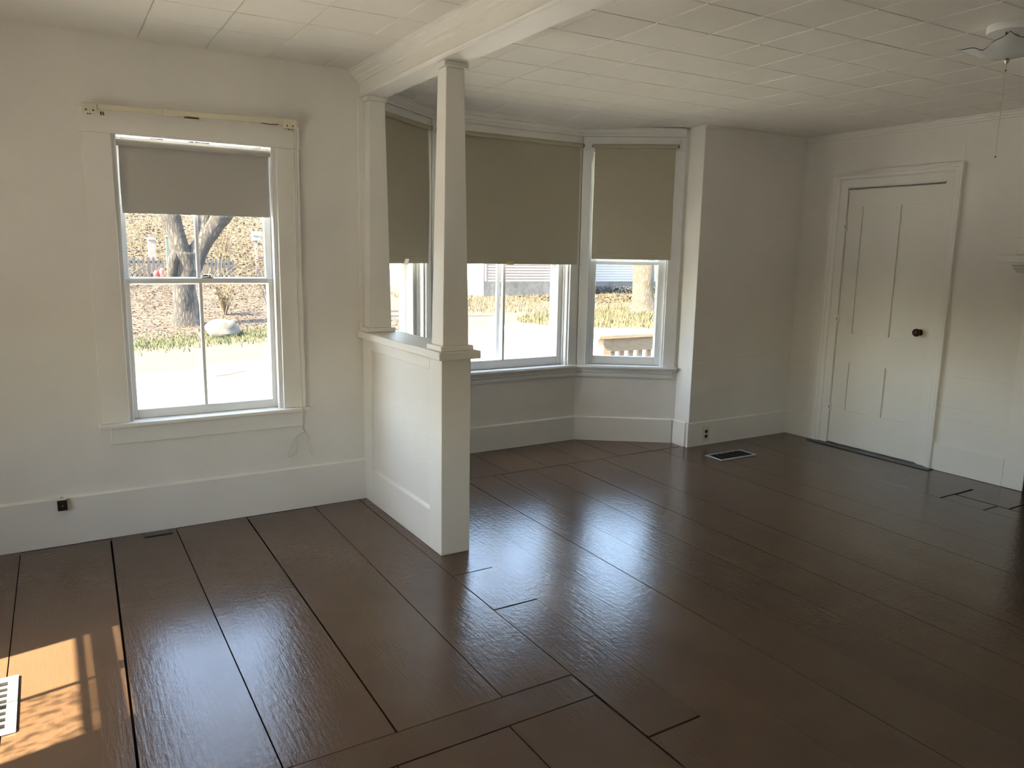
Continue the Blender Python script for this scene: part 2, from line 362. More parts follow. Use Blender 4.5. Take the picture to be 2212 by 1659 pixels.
obj('ceiling_board', bayc, M['ceil'], ceil)
obj('ceiling_board', MB().box(.06, W+.1, YB-.1, 0.0, H+TT, HL+TT+.001), M['ceil'], ceil)
obj('ceiling_board', MB().box(.06, W, YB, -3.15, H, H+TT), M['ceil'], ceil); obj('ceiling_board', MB().box(XL, 0.06, YB, -2.29, HL, HL+TT), M['ceil'], ceil)
SP = .3065; TANG = R(-2.2); T0 = (1.338, -1.408)
full = None; ct, st_ = math.cos(TANG), math.sin(TANG)
def tile(poly, z, zf=None):
    cx = sum(p[0] for p in poly)/len(poly); cy = sum(p[1] for p in poly)/len(poly)
    mb = MB().slab([(a-cx, b-cy) for a, b in poly], TT, 0, .0042)
    if zf: mb.v = [(a, b, c_ + zf(b+cy)-zf(cy)) for a, b, c_ in mb.v]
    o = obj('ceiling_tile', mb, M['ceil'], ceil); o.location = (cx, cy, zf(cy) if zf else z); return o
REG = [(.066, -3.15), (W, -3.15), (W, 0), (.066, 0)]
REGB = [(XF, 0), (XD, 0), (XD, .16), (2.70, .19), (BCR[0]+.01, .66), (BCL[0]-.01, .66), (.095, .19), (XF, .16)]
zbay = lambda y: H + (BZ-H)*max(0, y)/.64
for i in range(-6, 11):
    for j in range(-8, 9):
        q = []
        for a, b in ((0, 0), (1, 0), (1, 1), (0, 1)):
            g = .0013
            u = (i+a)*SP + (g if a == 0 else -g); v = (j+b)*SP + (g if b == 0 else -g)
            q.append((T0[0]+u*ct-v*st_, T0[1]+u*st_+v*ct))
        cl = clip(q, REG)
        if cl:
            inside = len(cl) == 4 and all(math.hypot(cl[k][0]-q[k][0], cl[k][1]-q[k][1]) < 1e-5 for k in range(4))
            if inside and full is not None:
                o = bpy.data.objects.new('ceiling_tile', full.data); COL.objects.link(o); o.parent = ceil
                o.location = (sum(p[0] for p in q)/4, sum(p[1] for p in q)/4, H)
            else:
                o = tile(cl, H)
                if inside: full = o
        cb = clip(q, REGB)
        if cb: tile(cb, H, zbay)
XS = [XL, -2.06, -1.131, -.817, -.503, -.197, .066]
for a, b in zip(XS, XS[1:]):
    ys = [0, -.425, -.735, -1.045, -1.355, -1.665, -1.975, -2.285] if a > -1.2 else [0, -1.2, -2.285]
    for y0, y1 in zip(ys, ys[1:]):
        tl = (lambda x: -.03*(x+.5)) if a > -1.2 else (lambda x: 0)
        f = lambda y, x: y if y in (0, -2.285) else y + tl(x)
        tile([(a+.0012, f(y1, a)+.0012), (b-.0012, f(y1, b)+.0012), (b-.0012, f(y0, b)-.0012), (a+.0012, f(y0, a)-.0012)], HL)

# ------------------------------------------------------------------ walls
def wall_holes(u0, u1, z0, z1, holes, v0=0.0, v1=.16):
    mb = MB(); us = sorted((a, b, c_-.014, d) for a, b, c_, d in holes); cur = u0
    for a, b, c_, d in us:
        mb.box(cur, a, v0, v1, z0, z1)
        if c_ > z0: mb.box(a, b, v0, v1, z0, c_)
        mb.box(a, b, v0, v1, d, z1); cur = b
    mb.box(cur, u1, v0, v1, z0, z1); return mb
ZT = HL + .01
WA = (-1.275, -.482, .609, 2.047)
struct(obj('wall_front', wall_holes(XL-.16, XF, -.2, ZT, [(WA[0], WA[1], WA[2], WA[3]+.046)]), M['wall']), 'off-white plaster front wall with one tall sash window', 'wall')
wfr = struct(obj('wall_frontright', MB().box(XD, W+.16, 0, .16, -.2, ZT), M['wall']), 'shaded off-white wall between the bay window and the door corner', 'wall')
def wplank(parent, u0, u1, zs, axis):
    for a, b in zip(zs, zs[1:]):
        if axis == 'y': mb = MB().box(u0, u1, -.005, 0, a+.0008, b-.0008)
        else: mb = MB().box(W-.005, W, -u1, -u0, a+.0008, b-.0008)
        obj('wall_plank', mb, M['wall'], parent, bevel=.0012)
wplank(wfr, XD, W, [.05, .437, .70, H], 'y')
DU0, DU1, DZ1 = .43, 1.203, 2.058
wr = MB().box(W, W+.16, -DU0+.002, .16, -.2, ZT); wr.box(W, W+.16, YB-.16, -DU1-.002, -.2, ZT); wr.box(W, W+.16, -DU1-.002, -DU0+.002, DZ1+.004, ZT); wr.box(W+.10, W+.16, -DU1, -DU0, -.2, DZ1+.01)
wallr = struct(obj('wall_right', wr, M['wall']), 'off-white right wall with the four-panel door', 'wall')
wplank(wallr, .0, .31, [.05, .303, .64, H], 'x'); wplank(wallr, 1.31, 1.83, [.05, .389, .476, .70, H], 'x'); wplank(wallr, .31, 1.31, [2.16, H], 'x'); wplank(wallr, 1.83, 6.8, [.05, H], 'x')
LW = [(y_-.3965, y_+.3965, .609, 2.047) for y_ in (-2.79, -1.72)]  # rear window, first position, is added unseen for light from the left
wl = struct(obj('wall_left', wall_holes(YB-.16, .16, -.2, ZT, LW), M['wall']), 'off-white left wall with one sash window letting in the sun and one added for light', 'wall')
wl.location = (XL, 0, 0); wl.rotation_euler = (0, 0, R(90))
BW = [(-3.3, -2.5, .609, 2.047)]  # unseen window added to lift the light in the right room
wb = struct(obj('wall_back', wall_holes(-W-.16, -XL+.16, -.2, ZT, BW), M['wall']), 'off-white back wall with one sash window added for light', 'wall')
wb.location = (0, YB, 0); wb.rotation_euler = (0, 0, R(180))
BC_OP = (.09, 1.215, .622, 2.31); BR_OP = (.08, .70, .622, 2.31); BL_OP = (BLEN-.70, BLEN-.08, .622, 2.31)
BT = .14
o = struct(obj('wall_baycenter', wall_holes(-.09, 1.305+.09, -.2, ZT, [BC_OP], 0, BT), M['wall2']), 'middle wall of the bay window', 'wall'); o.location = (*BCL, 0)
o = struct(obj('wall_bayright', wall_holes(-.06, BLEN+.05, -.2, ZT, [BR_OP], 0, BT), M['wall2']), 'slanted right wall of the bay window', 'wall'); o.location = (*BCR, 0); o.rotation_euler = (0, 0, -BANG)
o = struct(obj('wall_bayleft', wall_holes(-.05, BLEN+.06, -.2, ZT, [BL_OP], 0, BT), M['wall2']), 'slanted left wall of the bay window', 'wall'); o.location = (*BAYL, 0); o.rotation_euler = (0, 0, BANG)

struct(obj('sun_block_eave', MB().box(XL-.5, W+.5, YB-.5, .62, HL+.26, HL+.40).box(XL-.16, W+.16, YB-.16, .16, HL+.40, HL+2.9), M['trim_cool']), 'boxed eave and upper storey added unseen to keep sun off the bay sill', 'eave')  # unseen mass added to stop sun reaching the bay sill
# baseboards : profile with small rounded top
def bb(h, t=.02): return [(0, 0.001), (-t, 0.001), (-t, h-.008), (-t*.55, h), (0, h)]
def base(name, u0, u1, h, loc, rz, label, m0=0, m1=0):
    o = struct(obj(name, MB().prism(bb(h), u0, u1, 'x', m0, m1), M['trim']), label, 'baseboard'); o.location = loc; o.rotation_euler = (0, 0, rz); return o
base('baseboard_front', XL, 0.0, .252, (0, 0, 0), 0, 'tall white baseboard under the front sash window')
base('baseboard_frontright', XD-.02, W, .198, (0, 0, 0), 0, 'white baseboard with an outlet beside the bay')
tm = math.tan(BANG/2)
base('baseboard_baycenter', 0, 1.305, .2, (*BCL, 0), 0, 'white baseboard under the middle bay window', -tm, tm)
base('baseboard_bayright', 0, BLEN+.01, .2, (*BCR, 0), -BANG, 'white baseboard under the right bay window', -tm, 0)
base('baseboard_bayleft', -.01, BLEN, .2, (*BAYL, 0), BANG, 'white baseboard under the left bay window', 0, tm)
base('baseboard_bayreturn', 0.018, .20, .2, (XD, 0, 0), R(90), 'short white baseboard wrapping the bay corner', 0, 0)
bpy.data.objects['baseboard_bayreturn'].rotation_euler = (0, 0, R(90)); bpy.data.objects['baseboard_bayreturn'].data.transform(Matrix.Scale(-1, 4, Vector((0, 1, 0))))
base('baseboard_right', .0, .30, .196, (W, 0, 0), R(-90), 'short white baseboard left of the door')
base('baseboard_rightfar', 1.322, 1.811, .2, (W, 0, 0), R(-90), 'white baseboard between door and mantel')
base('baseboard_left', YB, 0, .252, (XL, 0, 0), R(90), 'tall white baseboard along the left wall')
base('baseboard_back', -W, -XL, .252, (0, YB, 0), R(180), 'tall white baseboard along the back wall')

# crowns
def crown(name, prof, u0, u1, z, loc, rz, label, m0=0, m1=0):
    o = struct(obj(name, MB().prism([(a, b+z) for a, b in prof], u0, u1, 'x', m0, m1), M['trim'], smooth=False), label, 'crown moulding')
    o.location = loc; o.rotation_euler = (0, 0, rz); return o
CB = [(0, .01), (-.062, .01), (-.062, -.004), (-.05, -.010), (-.044, -.018), (-.032, -.022), (-.030, -.030), (-.020, -.034), (-.018, -.046), (0, -.050)]
CS = [(0, .01), (-.040, .01), (-.040, -.010), (-.032, -.014), (-.030, -.024), (-.018, -.030), (-.016, -.042), (0, -.044)]
CT = [(0, .01), (-.018, .01), (-.018, -.006), (-.008, -.016), (0, -.018)]
crown('trim_1', CB, 0, 1.305, BZ, (*BCL, 0), 0, 'grooved crown moulding above the middle bay window', -tm, tm)
crown('trim_2', CB, 0, BLEN, BZ+.002, (*BCR, 0), -BANG, 'grooved crown moulding above the right bay window', -tm, 0)
crown('trim_3', CB, 0, BLEN, BZ+.002, (*BAYL, 0), BANG, 'grooved crown moulding above the left bay window', 0, tm)
crown('trim_4', CS, 0, 6.8, H, (W, 0, 0), R(-90), 'thin white crown moulding along the door wall')
crown('trim_5', CT, XD, W, H, (0, 0, 0), 0, 'small cove moulding on the wall beside the bay')

# ------------------------------------------------------------------ windows
def sash(name, par, u0, u1, z0, z1, v, th, st, rb, rt, mun, mt, gm, lock=False, mw=.018):
    mb = MB(); mb.box(u0, u0+st, v, v+th, z0, z1); mb.box(u1-st, u1, v, v+th, z0, z1); mb.box(u0+st, u1-st, v, v+th, z0, z0+rb); mb.box(u0+st, u1-st, v, v+th, z1-rt, z1)
    s_ = obj(name, mb, mt, par, bevel=.003)
    xs = [u0+st]+mun+[u1-st]
    for m_ in mun: obj('muntin', MB().prism([(v+.002, -mw/2), (v+th-.002, -mw/2), (v+th-.002, mw/2), (v+.002, mw/2)], 0, 1).box(0, 0, 0, 0, 0, 0) if False else MB().box(m_-mw/2, m_+mw/2, v+.003, v+th-.003, z0+rb, z1-rt), mt, s_, bevel=.004)
    for a, b in zip(xs, xs[1:]):
        e = mw/2
        obj('pane', MB().box(a-.004 if a == xs[0] else a+e-.003, b+.004 if b == xs[-1] else b-e+.003, v+th*.5-.001, v+th*.5+.001, z0+rb-.004, z1-rt+.004), gm if a == xs[0] else M['glass'], s_)
    if lock:
        lu = (u0+u1)/2+.03
        lk = MB().box(lu-.028, lu+.028, v+.004, v+th-.004, z1, z1+.006); lk.tube([(lu-.022, v+th*.5, z1+.012), (lu-.005, v+th*.5, z1+.016), (lu+.012, v+th*.45, z1+.012)], .006, 8); lk.lathe([(0, 0), (.012, 0), (.012, .014), (.006, .018), (0, .018)], (lu+.010, v+th*.5, z1+.004), 'z', 12)
        obj('sash_lock', lk, M['brass'], s_, smooth='auto')
    return s_
def window_plain(name, label, loc, rz, op, gm_low=None, storm_z=None, gap=0.0):
    e = struct(empty(name, loc, rz), label, 'window'); u0, u1, z0, z1 = op; t = M['trim']; c_ = M['trim_cool']
    obj('side_casing', MB().box(u0-.13, u0, -.021, 0, z0, z1), t, e, bevel=.003); obj('side_casing', MB().box(u1, u1+.125, -.021, 0, z0, z1), t, e, bevel=.003)
    obj('head_casing', MB().box(u0-.142, u1+.13, -.026, 0, z1, z1+.118), t, e, bevel=.003)
    obj('stool', MB().box(u0-.142, u1+.146, -.052, .06, z0-.022, z0), t, e, bevel=.005)
    obj('apron', MB().box(u0-.092, u1+.108, -.019, 0, z0-.112, z0-.022), t, e, bevel=.003)
    jm = MB(); zj = z1+gap; jm.box(u0-.01, u0+.012, 0, .16, z0, zj); jm.box(u1-.012, u1+.01, 0, .16, z0, zj); jm.box(u0, u1, 0, .16, zj-.012, zj+.01); jm.box(u0, u1, .06, .19, z0-.03, z0+.004)
    obj('jamb', jm, c_, e)
    sb = MB(); sb.box(u0+.012, u0+.022, .0, .045, z0, zj-.012); sb.box(u1-.022, u1-.012, .0, .045, z0, zj-.012)
    obj('stop_bead', sb, c_, e, bevel=.002)
    um = (u0+u1)/2 - .008; a, b = u0+.014, u1-.014
    sash('lower_sash', e, a, b, z0+.001, z0+.736, .048, .034, .033, .047, .027, [um], c_, gm_low or M['glass'], True)
    sash('upper_sash', e, a, b, z0+.710, z1-.014+gap*.35, .086, .034, .036, .030, .045, [um], c_, M['glass'])
    sm = MB(); zr = storm_z or (z0+.70); zr1 = zr+.028; k = .022
    sm.box(a, a+k, .142, .156, z0+.004, zj-.012); sm.box(b-k, b, .142, .156, z0+.004, zj-.012); sm.box(a+k, b-k, .142, .156, z0+.004, z0+.034); sm.box(a+k, b-k, .142, .156, zj-.03, zj-.012); sm.box(a+k, b-k, .142, .156, zr, zr1)
    s_ = obj('storm_sash', sm, c_, e, bevel=.002); obj('pane', MB().box(a+k-.003, b-k+.003, .148, .150, z0+.031, zj-.027), M['glass'], s_)
    return e
window_plain('window_1', 'tall white two-over-two sash window under the curtain rod', (0, 0, 0), 0, WA, gap=.046)
for i, o_ in enumerate(LW): window_plain('window_%d' % (5+i), '%s sash window of the left wall with its shade half drawn' % ['added unseen rear', 'front'][i], (XL, 0, 0), R(90), o_, M['glass_light_ripple'])
for i, o_ in enumerate(BW): window_plain('window_%d' % (9+i), 'sash window added unseen to the back wall for light, with its shade half drawn', (0, YB, 0), R(180), o_)

def window_bay(name, label, loc, rz, op, L, mun, left_end, right_end, ma, mb_):
    e = struct(empty(name, loc, rz), label, 'window'); u0, u1, z0, z1 = op; t = M['trim_cool']
    obj('side_casing', MB().box(left_end, u0, -.018, 0, z0+.006, z1), t, e, bevel=.003); obj('side_casing', MB().box(u1, right_end, -.018, 0, z0+.006, z1), t, e, bevel=.003)
    obj('head_casing', MB().box(left_end, right_end, -.018, 0, z1, BZ-.048), t, e, bevel=.003)
    obj('stool', MB().prism([(.05, z0-.016), (-.050, z0-.016), (-.054, z0-.008), (-.050, z0+.006), (.05, z0+.006)], 0, L, 'x', ma, mb_).box(u0, u1, .045, .10, z0-.02, z0+.005), t, e)
    obj('apron', MB().prism([(0, z0-.092), (-.014, z0-.092), (-.017, z0-.080), (-.017, z0-.056), (-.024, z0-.050), (-.026, z0-.036), (-.036, z0-.030), (-.040, z0-.016), (0, z0-.016)], 0, L-(.03 if mb_ == 0 else 0), 'x', ma, mb_), t, e)
    for hu in (left_end+.05, right_end-.05):
        obj('shade_hook', MB().tube([(hu, -.018, BZ-.075), (hu, -.030, BZ-.076), (hu, -.034, BZ-.084), (hu, -.030, BZ-.094), (hu, -.022, BZ-.096)], .0025, 6), M['rod'], e)
    jm = MB(); jm.box(u0-.01, u0+.014, 0, BT+.035, z0, z1); jm.box(u1-.014, u1+.01, 0, BT+.035, z0, z1); jm.box(u0, u1, 0, BT+.035, z1-.014, z1+.01); jm.box(u0, u1, .04, BT+.04, z0-.03, z0+.006)
    obj('jamb', jm, t, e)
    sb = MB(); sb.box(u0+.014, u0+.024, .034, .052, z0, z1-.014); sb.box(u1-.024, u1-.014, .034, .052, z0, z1-.014); obj('stop_bead', sb, t, e, bevel=.002)
    a, b = u0+.015, u1-.015; zm = 1.462
    sash('lower_sash', e, a, b, z0+.007, zm, .055, .034, .048, .066, .026, mun, t, M['glass'], False, .022)
    sash('upper_sash', e, a, b, zm-.028, z1-.015, .092, .034, .048, .030, .05, mun, t, M['glass'], False, .022)
    k = .05; sm = MB(); v = BT+.005
    for x in (a, b-k): sm.box(x, x+k, v, v+.024, z0+.006, z1-.014)
    for zz in (z0+.006, zm-.02, z1-.044): sm.box(a+k, b-k, v, v+.024, zz, zz+.03)
    if mun: sm.box(mun[0]-.014, mun[0]+.014, v, v+.024, z0+.036, z1-.044)
    s_ = obj('storm_sash', sm, t, e, bevel=.002)
    for x0, x1 in ([(a+k, mun[0]-.014), (mun[0]+.014, b-k)] if mun else [(a+k, b-k)]): obj('pane', MB().box(x0-.003, x1+.003, v+.011, v+.013, z0+.033, z1-.041), M['glass'], s_)
    return e
window_bay('window_2', 'wide middle window of the bay with one upright muntin', (*BCL, 0), 0, BC_OP, 1.305, [.652], .008, 1.297, -tm, tm)
window_bay('window_3', 'narrow right window of the bay looking onto the porch rail', (*BCR, 0), -BANG, BR_OP, BLEN+.022, [], .008, .798, -tm, 0)
window_bay('window_4', 'narrow left window of the bay half hidden by the tapered columns', (*BAYL, 0), BANG, BL_OP, BLEN, [], BLEN-.798, BLEN-.008, 0, tm)

# daylight portals in the window openings (guide sampling of the sky, add no light)
def portal(loc, rz, op, v=.2):
    d = bpy.data.lights.new('window_portal', 'AREA'); d.shape = 'RECTANGLE'; d.size = op[1]-op[0]; d.size_y = op[3]-op[2]; d.cycles.is_portal = True
    o = bpy.data.objects.new('window_portal', d); COL.objects.link(o)
    m = Matrix.Translation(loc) @ Matrix.Rotation(rz, 4, 'Z') @ Matrix.Translation(((op[0]+op[1])/2, v, (op[2]+op[3])/2)) @ Matrix.Rotation(R(-90), 4, 'X'); o.matrix_world = m
portal((0, 0, 0), 0, WA); portal((*BCL, 0), 0, BC_OP); portal((*BCR, 0), -BANG, BR_OP); portal((*BAYL, 0), BANG, BL_OP)
for o_ in LW: portal((XL, 0, 0), R(90), o_)
for o_ in BW: portal((0, YB, 0), R(180), o_)

# ------------------------------------------------------------------ roller shades
def shade(label, loc, rz, u0, u1, zt, zb, v, mat, r=.016, tabu=None, curl=.0, tilt=.0, scallop=False, tabstyle=0, wave=0):
    e = thing('roller_shade', label, 'window shade', loc, rz)
    zc = zt - r
    obj('roller', MB().lathe([(0, u0-.004), (r*.5, u0-.004), (r*.5, u0), (r, u0), (r, u1), (r*.5, u1), (r*.5, u1+.004), (0, u1+.004)], (0, v, zc), 'x', 20), mat, e, smooth='auto')
    for s_, x in ((0, u0-.008), (1, u1+.008)):
        obj('roller_bracket', MB().box(min(x, x+(.003 if s_ else -.003)), max(x, x+(.003 if s_ else -.003)), v-.012, v+.014, zc-.012, zc+.014).tube([(x-.006, v, zc), (x+.006, v, zc)], .003, 8), M['bronze'], e)
    nu, nz = 28, 20; mb = MB(); a, b = u0+.012, u1-.010
    def P(i, j, off):
        s_ = i/nu; q = j/nz; x = a+(b-a)*s_; z = zc+(zb-zc)*q
        ed = math.exp(-s_*nu/2.2)+math.exp(-(1-s_)*nu/2.2)
        y = v + r*.75 + curl*ed*math.sin(math.pi*min(1, q*1.05)) + wave*math.sin(s_*5.3+1.0)*q*.6 + wave*.35*math.sin(s_*13+q*3)*q + .002*math.sin(s_*9+q*2)*q
        if scallop and q > .9: z += .0015*math.sin(s_*110)
        z -= tilt*(s_-.5)*q*-1
        x += .004*math.sin(q*3.0)*(1 if s_ > .5 else -1)*ed*.5
        return (x, y+off, z)
    for off in (0, .0012):
        o0 = len(mb.v)
        for j in range(nz+1):
            for i in range(nu+1): mb.v.append(P(i, j, off))
        for j in range(nz):
            for i in range(nu):
                k = o0+j*(nu+1)+i; f = (k, k+1, k+nu+2, k+nu+1); mb.f.append(f if off else f[::-1])
    cl = obj('shade_cloth', mb, mat, e, smooth=True)
    ymid = v+r*.75
    obj('hem_slat', MB().box(a+.002, b-.002, ymid-.0015+wave*.0, ymid+.003, zb+.001, zb+.018) if wave == 0 else MB().tube([P(i, nz-1, .0006) for i in range(0, nu+1, 2)], .003, 6), mat, cl)
    if tabu is not None:
        if tabstyle == 0: obj('pull_tab', MB().box(tabu-.03, tabu+.03, ymid-.006, ymid-.003, zb-.004, zb+.022), M['tab'], cl, bevel=.001)
        else: obj('pull_tab', MB().add([(tabu-.02, ymid-.005, zb-.006), (tabu+.025, ymid-.005, zb-.006), (tabu+.0, ymid-.03, zb+.03), (tabu-.045, ymid-.03, zb+.03), (tabu-.02, ymid-.002, zb-.006), (tabu+.025, ymid-.002, zb-.006), (tabu, ymid-.027, zb+.03), (tabu-.045, ymid-.027, zb+.03)], [(0,1,2,3),(7,6,5,4),(0,4,5,1),(1,5,6,2),(2,6,7,3),(3,7,4,0)]), M['rod'], cl)
    return e
shade('grey roller shade drawn a third down inside the tall sash window', (0, 0, 0), 0, -1.252, -.500, 2.030, 1.676, .030, M['shade_w'], .0155, scallop=True, curl=.004, tilt=.006)
shade('grey roller shade added to cut the light of the added back wall window', (0, YB, 0), R(180), BW[0][0]+.023, BW[0][1]-.018, 2.030, 1.345, .030, M['shade_w'], .0155)  # shade halves the light from the added back window
for i, lb in ((1, 'grey roller shade over the upper half of the front left-wall window'), (0, 'grey roller shade over the upper half of the added rear left-wall window')):
    shade(lb, (XL, 0, 0), R(90), LW[i][0]+.023, LW[i][1]-.018, 2.030, 1.345, .030, M['shade_w'], .0155)
shade('wide olive roller shade with yellow pull tab over the middle bay window', (*BCL, 0), 0, .040, 1.270, 2.352, 1.430, -.050, M['shade'], .016, tabu=.642)
shade('olive roller shade over the right bay window, without a pull tab', (*BCR, 0), -BANG, .088, .728, 2.352, 1.478, -.042, M['shade'], .015, curl=.012, wave=.010)
shade('olive roller shade with turned-up cream tab over the left bay window', (*BAYL, 0), BANG, BLEN-.728, BLEN-.070, 2.352, 1.430, -.042, M['shade'], .015, tabu=.40, tabstyle=1, curl=-.010, wave=.006)

# ------------------------------------------------------------------ half wall, columns, beam
hw = thing('half_wall', 'white panelled half wall with a flat cap between the two rooms', 'half wall', (0, -.5, 0))
def hp(name, mb, mat=None, bevel=.003, par=None): return obj(name, mb.shift((0, -.5, 0)), mat or M['trim'], par or hw, bevel=bevel)
hp('core', MB().box(.022, .138, -1.0, -.0, .001, .992), M['wall2'], 0)
hp('panel', MB().box(.016, .022, -.935, -.13, .215, .935), M['wall2'], 0); hp('panel', MB().box(.138, .144, -.935, -.13, .215, .935), M['wall2'], 0)
hp('end_post', MB().box(0, .16, -1.07, -.932, .001, .995))
for x0, x1 in ((0, .024), (.136, .16)):
    hp('stile', MB().box(x0, x1, -.132, -.0005, .001, .995)); hp('top_rail', MB().box(x0, x1, -.932, -.132, .930, .995)); hp('bottom_board', MB().prism([(x0, .001), (x1, .001), (x1, .205 if x0 else .217), (x0, .217 if x0 else .205)], -.932, -.132, 'y'))
hp('cap', MB().box(-.030, .198, -1.105, -.0005, .995, 1.035), None, .005)
def column(y0, y1, label, half):
    cy = (y0+y1)/2; cx = .077; b = (cx, cy, 1.036); e = thing('tapered_column', label, 'column', b); hy = (y1-y0)/2
    P_ = lambda nme, mb, bv=.003: obj(nme, mb.shift(b), M['trim'], e, bevel=bv)
    ovb = .018; yb1 = y1 if half else y1+ovb
    P_('plinth', MB().box(cx-.07-ovb, cx+.07+ovb, y0-ovb, yb1, 1.0355, 1.061))
    m = MB()
    if half: m.add([(cx-.07, y0, 1.061), (cx+.07, y0, 1.061), (cx+.07, y1, 1.061), (cx-.07, y1, 1.061), (cx-.047, y0+.012, 2.340), (cx+.047, y0+.012, 2.340), (cx+.047, y1, 2.340), (cx-.047, y1, 2.340)], [(0,3,2,1),(4,5,6,7),(0,1,5,4),(1,2,6,5),(2,3,7,6),(3,0,4,7)])
    else: m.taper(cx, cy, .07, hy, 1.061, .047, hy-.020, 2.340)
    P_('shaft', m)
    P_('capital', MB().box(cx-.062, cx+.062, y0+(.002 if half else .006), y1 if half else y1-.006, 2.340, 2.3645))
column(-1.068, -.940, 'free-standing tapered white square column on the end of the half wall', False)
column(-.095, -.013, 'tapered white half column against the front wall on the half wall', True)
struct(obj('trim_6', MB().box(-.014, .150, -.0125, 0, 1.036, 2.364), M['trim'], bevel=.002), 'flat white board on the wall behind the half column', 'trim')
bm = thing('ceiling_beam', 'long white boxed beam with crown moulding spanning above the columns', 'beam', (.066, -3.1, 2.365))
BB_ = (.066, -3.1, 2.365)
obj('beam_box', MB().box(.004, .1326, YB, -.0005, 2.368, HL+.004).shift(BB_), M['trim'], bm)
obj('soffit_board', MB().box(.002, .1326, YB, -.0005, 2.365, 2.372).shift(BB_), M['trim'], bm, bevel=.002)
obj('edge_strip', MB().prism([(.004, 2.384), (-.010, 2.384), (-.012, 2.378), (-.006, 2.372), (.002, 2.367), (.004, 2.366)], YB, -.0005, 'y').shift(BB_), M['trim'], bm)
obj('crown', MB().prism([(.004, HL), (-.062, HL), (-.062, HL-.008), (-.050, HL-.014), (-.046, HL-.022), (-.026, HL-.034), (-.020, HL-.046), (-.010, HL-.050), (-.008, HL-.062), (.004, HL-.064)], YB, -.0005, 'y').shift(BB_), M['trim'], bm)
obj('cove', MB().prism([(.1326, H), (.150, H), (.150, H-.006), (.140, H-.014), (.1326, H-.016)], YB, -.0005, 'y').shift(BB_), M['trim'], bm)

# ------------------------------------------------------------------ panelled door
dr = struct(empty('door_1', (W, 0, 0), R(-90)), 'white four-panel door with dark knob and moulded casing', 'door')
lf = MB(); y0, y1 = .004, .04
us = [DU0+.003, .560, .762, .874, 1.074, DU1-.007]; zs = [.014, .295, .685, .925, 1.917, DZ1-.009]
for a, b in ((0, 1), (2, 3), (4, 5)): lf.box(us[a], us[b], y0, y1, zs[0], zs[5])
for a, b in ((0, 1), (2, 3), (4, 5)):
    for x0, x1 in ((us[1], us[2]), (us[3], us[4])): lf.box(x0, x1, y0, y1, zs[a], zs[b])
leaf = obj('leaf', lf, M['door'], dr)
for x0, x1 in ((us[1], us[2]), (us[3], us[4])):
    for a, b in ((1, 2), (3, 4)): obj('panel', MB().box(x0-.004, x1+.004, y0+.013, y1-.006, zs[a]-.004, zs[b]+.004), M['door'], leaf)
kb = MB().lathe([(0, -.062), (.012, -.061), (.022, -.056), (.029, -.046), (.030, -.037), (.026, -.026), (.016, -.020), (.010, -.016), (.010, -.004), (.022, -.002), (.024, .004), (0, .004)], (1.119, 0, .986), 'y', 28)
obj('knob', kb, M['knob'], leaf, smooth='auto', label='dark red-brown round door knob')
obj('latch_plate', MB().box(DU1+.002, DU1+.010, -.007, -.004, .96, 1.03), M['bronze'], dr)
for zz in (1.765, 1.034, .307):
    hg = MB().tube([(DU0-.001, -.008, zz-.034), (DU0-.001, -.008, zz+.034)], .0055, 10); hg.lathe([(0, .034), (.006, .034), (.004, .040), (0, .042)], (DU0-.001, -.008, zz), 'z', 10); hg.box(DU0-.012, DU0+.012, -.006, .004, zz-.03, zz+.03)
    obj('hinge', hg, M['trim'], dr, smooth='auto'); obj('hinge_pin', MB().tube([(DU0-.001, -.0135, zz-.012), (DU0-.001, -.0135, zz+.012)], .0025, 6), M['bronze'], dr)
for s_ in (0, 1):
    o0 = .302 if s_ == 0 else 1.322; sg = 1 if s_ == 0 else -1; ie = DU0-.004 if s_ == 0 else DU1+.004
    pf = [(o0, 0), (o0, -.036), (o0+sg*.012, -.038), (o0+sg*.018, -.034), (o0+sg*.026, -.034), (o0+sg*.032, -.026), (o0+sg*.050, -.023), (o0+sg*.056, -.018), (o0+sg*.060, -.018), (o0+sg*.062, -.012), (ie, -.012), (ie, 0)]
    n = len(pf); top = [2.187-abs(p[0]-o0)*1.0 for p in pf]
    vs_ = [(p[0], p[1], .004) for p in pf]+[(p[0], p[1], t_) for p, t_ in zip(pf, top)]
    fs_ = [tuple(range(n)), tuple(range(n, 2*n))[::-1]]+[(i, n+i, n+(i+1) % n, (i+1) % n) for i in range(n)]
    if s_: fs_ = [f[::-1] for f in fs_]
    obj('side_casing', MB().add(vs_, fs_), M['trim'], dr)
pf = [(0, 0), (0, -.036), (.012, -.038), (.018, -.034), (.026, -.034), (.032, -.026), (.050, -.023), (.056, -.018), (.060, -.018), (.062, -.012), (.126, -.012), (.126, 0)]
n = len(pf); vs_ = [(.302+a, b, 2.187-a) for a, b in pf]+[(1.322-a, b, 2.187-a) for a, b in pf]
obj('head_casing', MB().add(vs_, [tuple(range(n))[::-1], tuple(range(n, 2*n))]+[(i, (i+1) % n, n+(i+1) % n, n+i) for i in range(n)]), M['trim'], dr)
obj('jamb', MB().box(DU0-.004, DU0, -.012, .05, .004, DZ1).box(DU1, DU1+.004, -.012, .05, .004, DZ1).box(DU0, DU1, -.012, .05, DZ1+.001, DZ1+.006).box(DU0, DU1, .046, .09, .0, DZ1), M['trim'], dr)

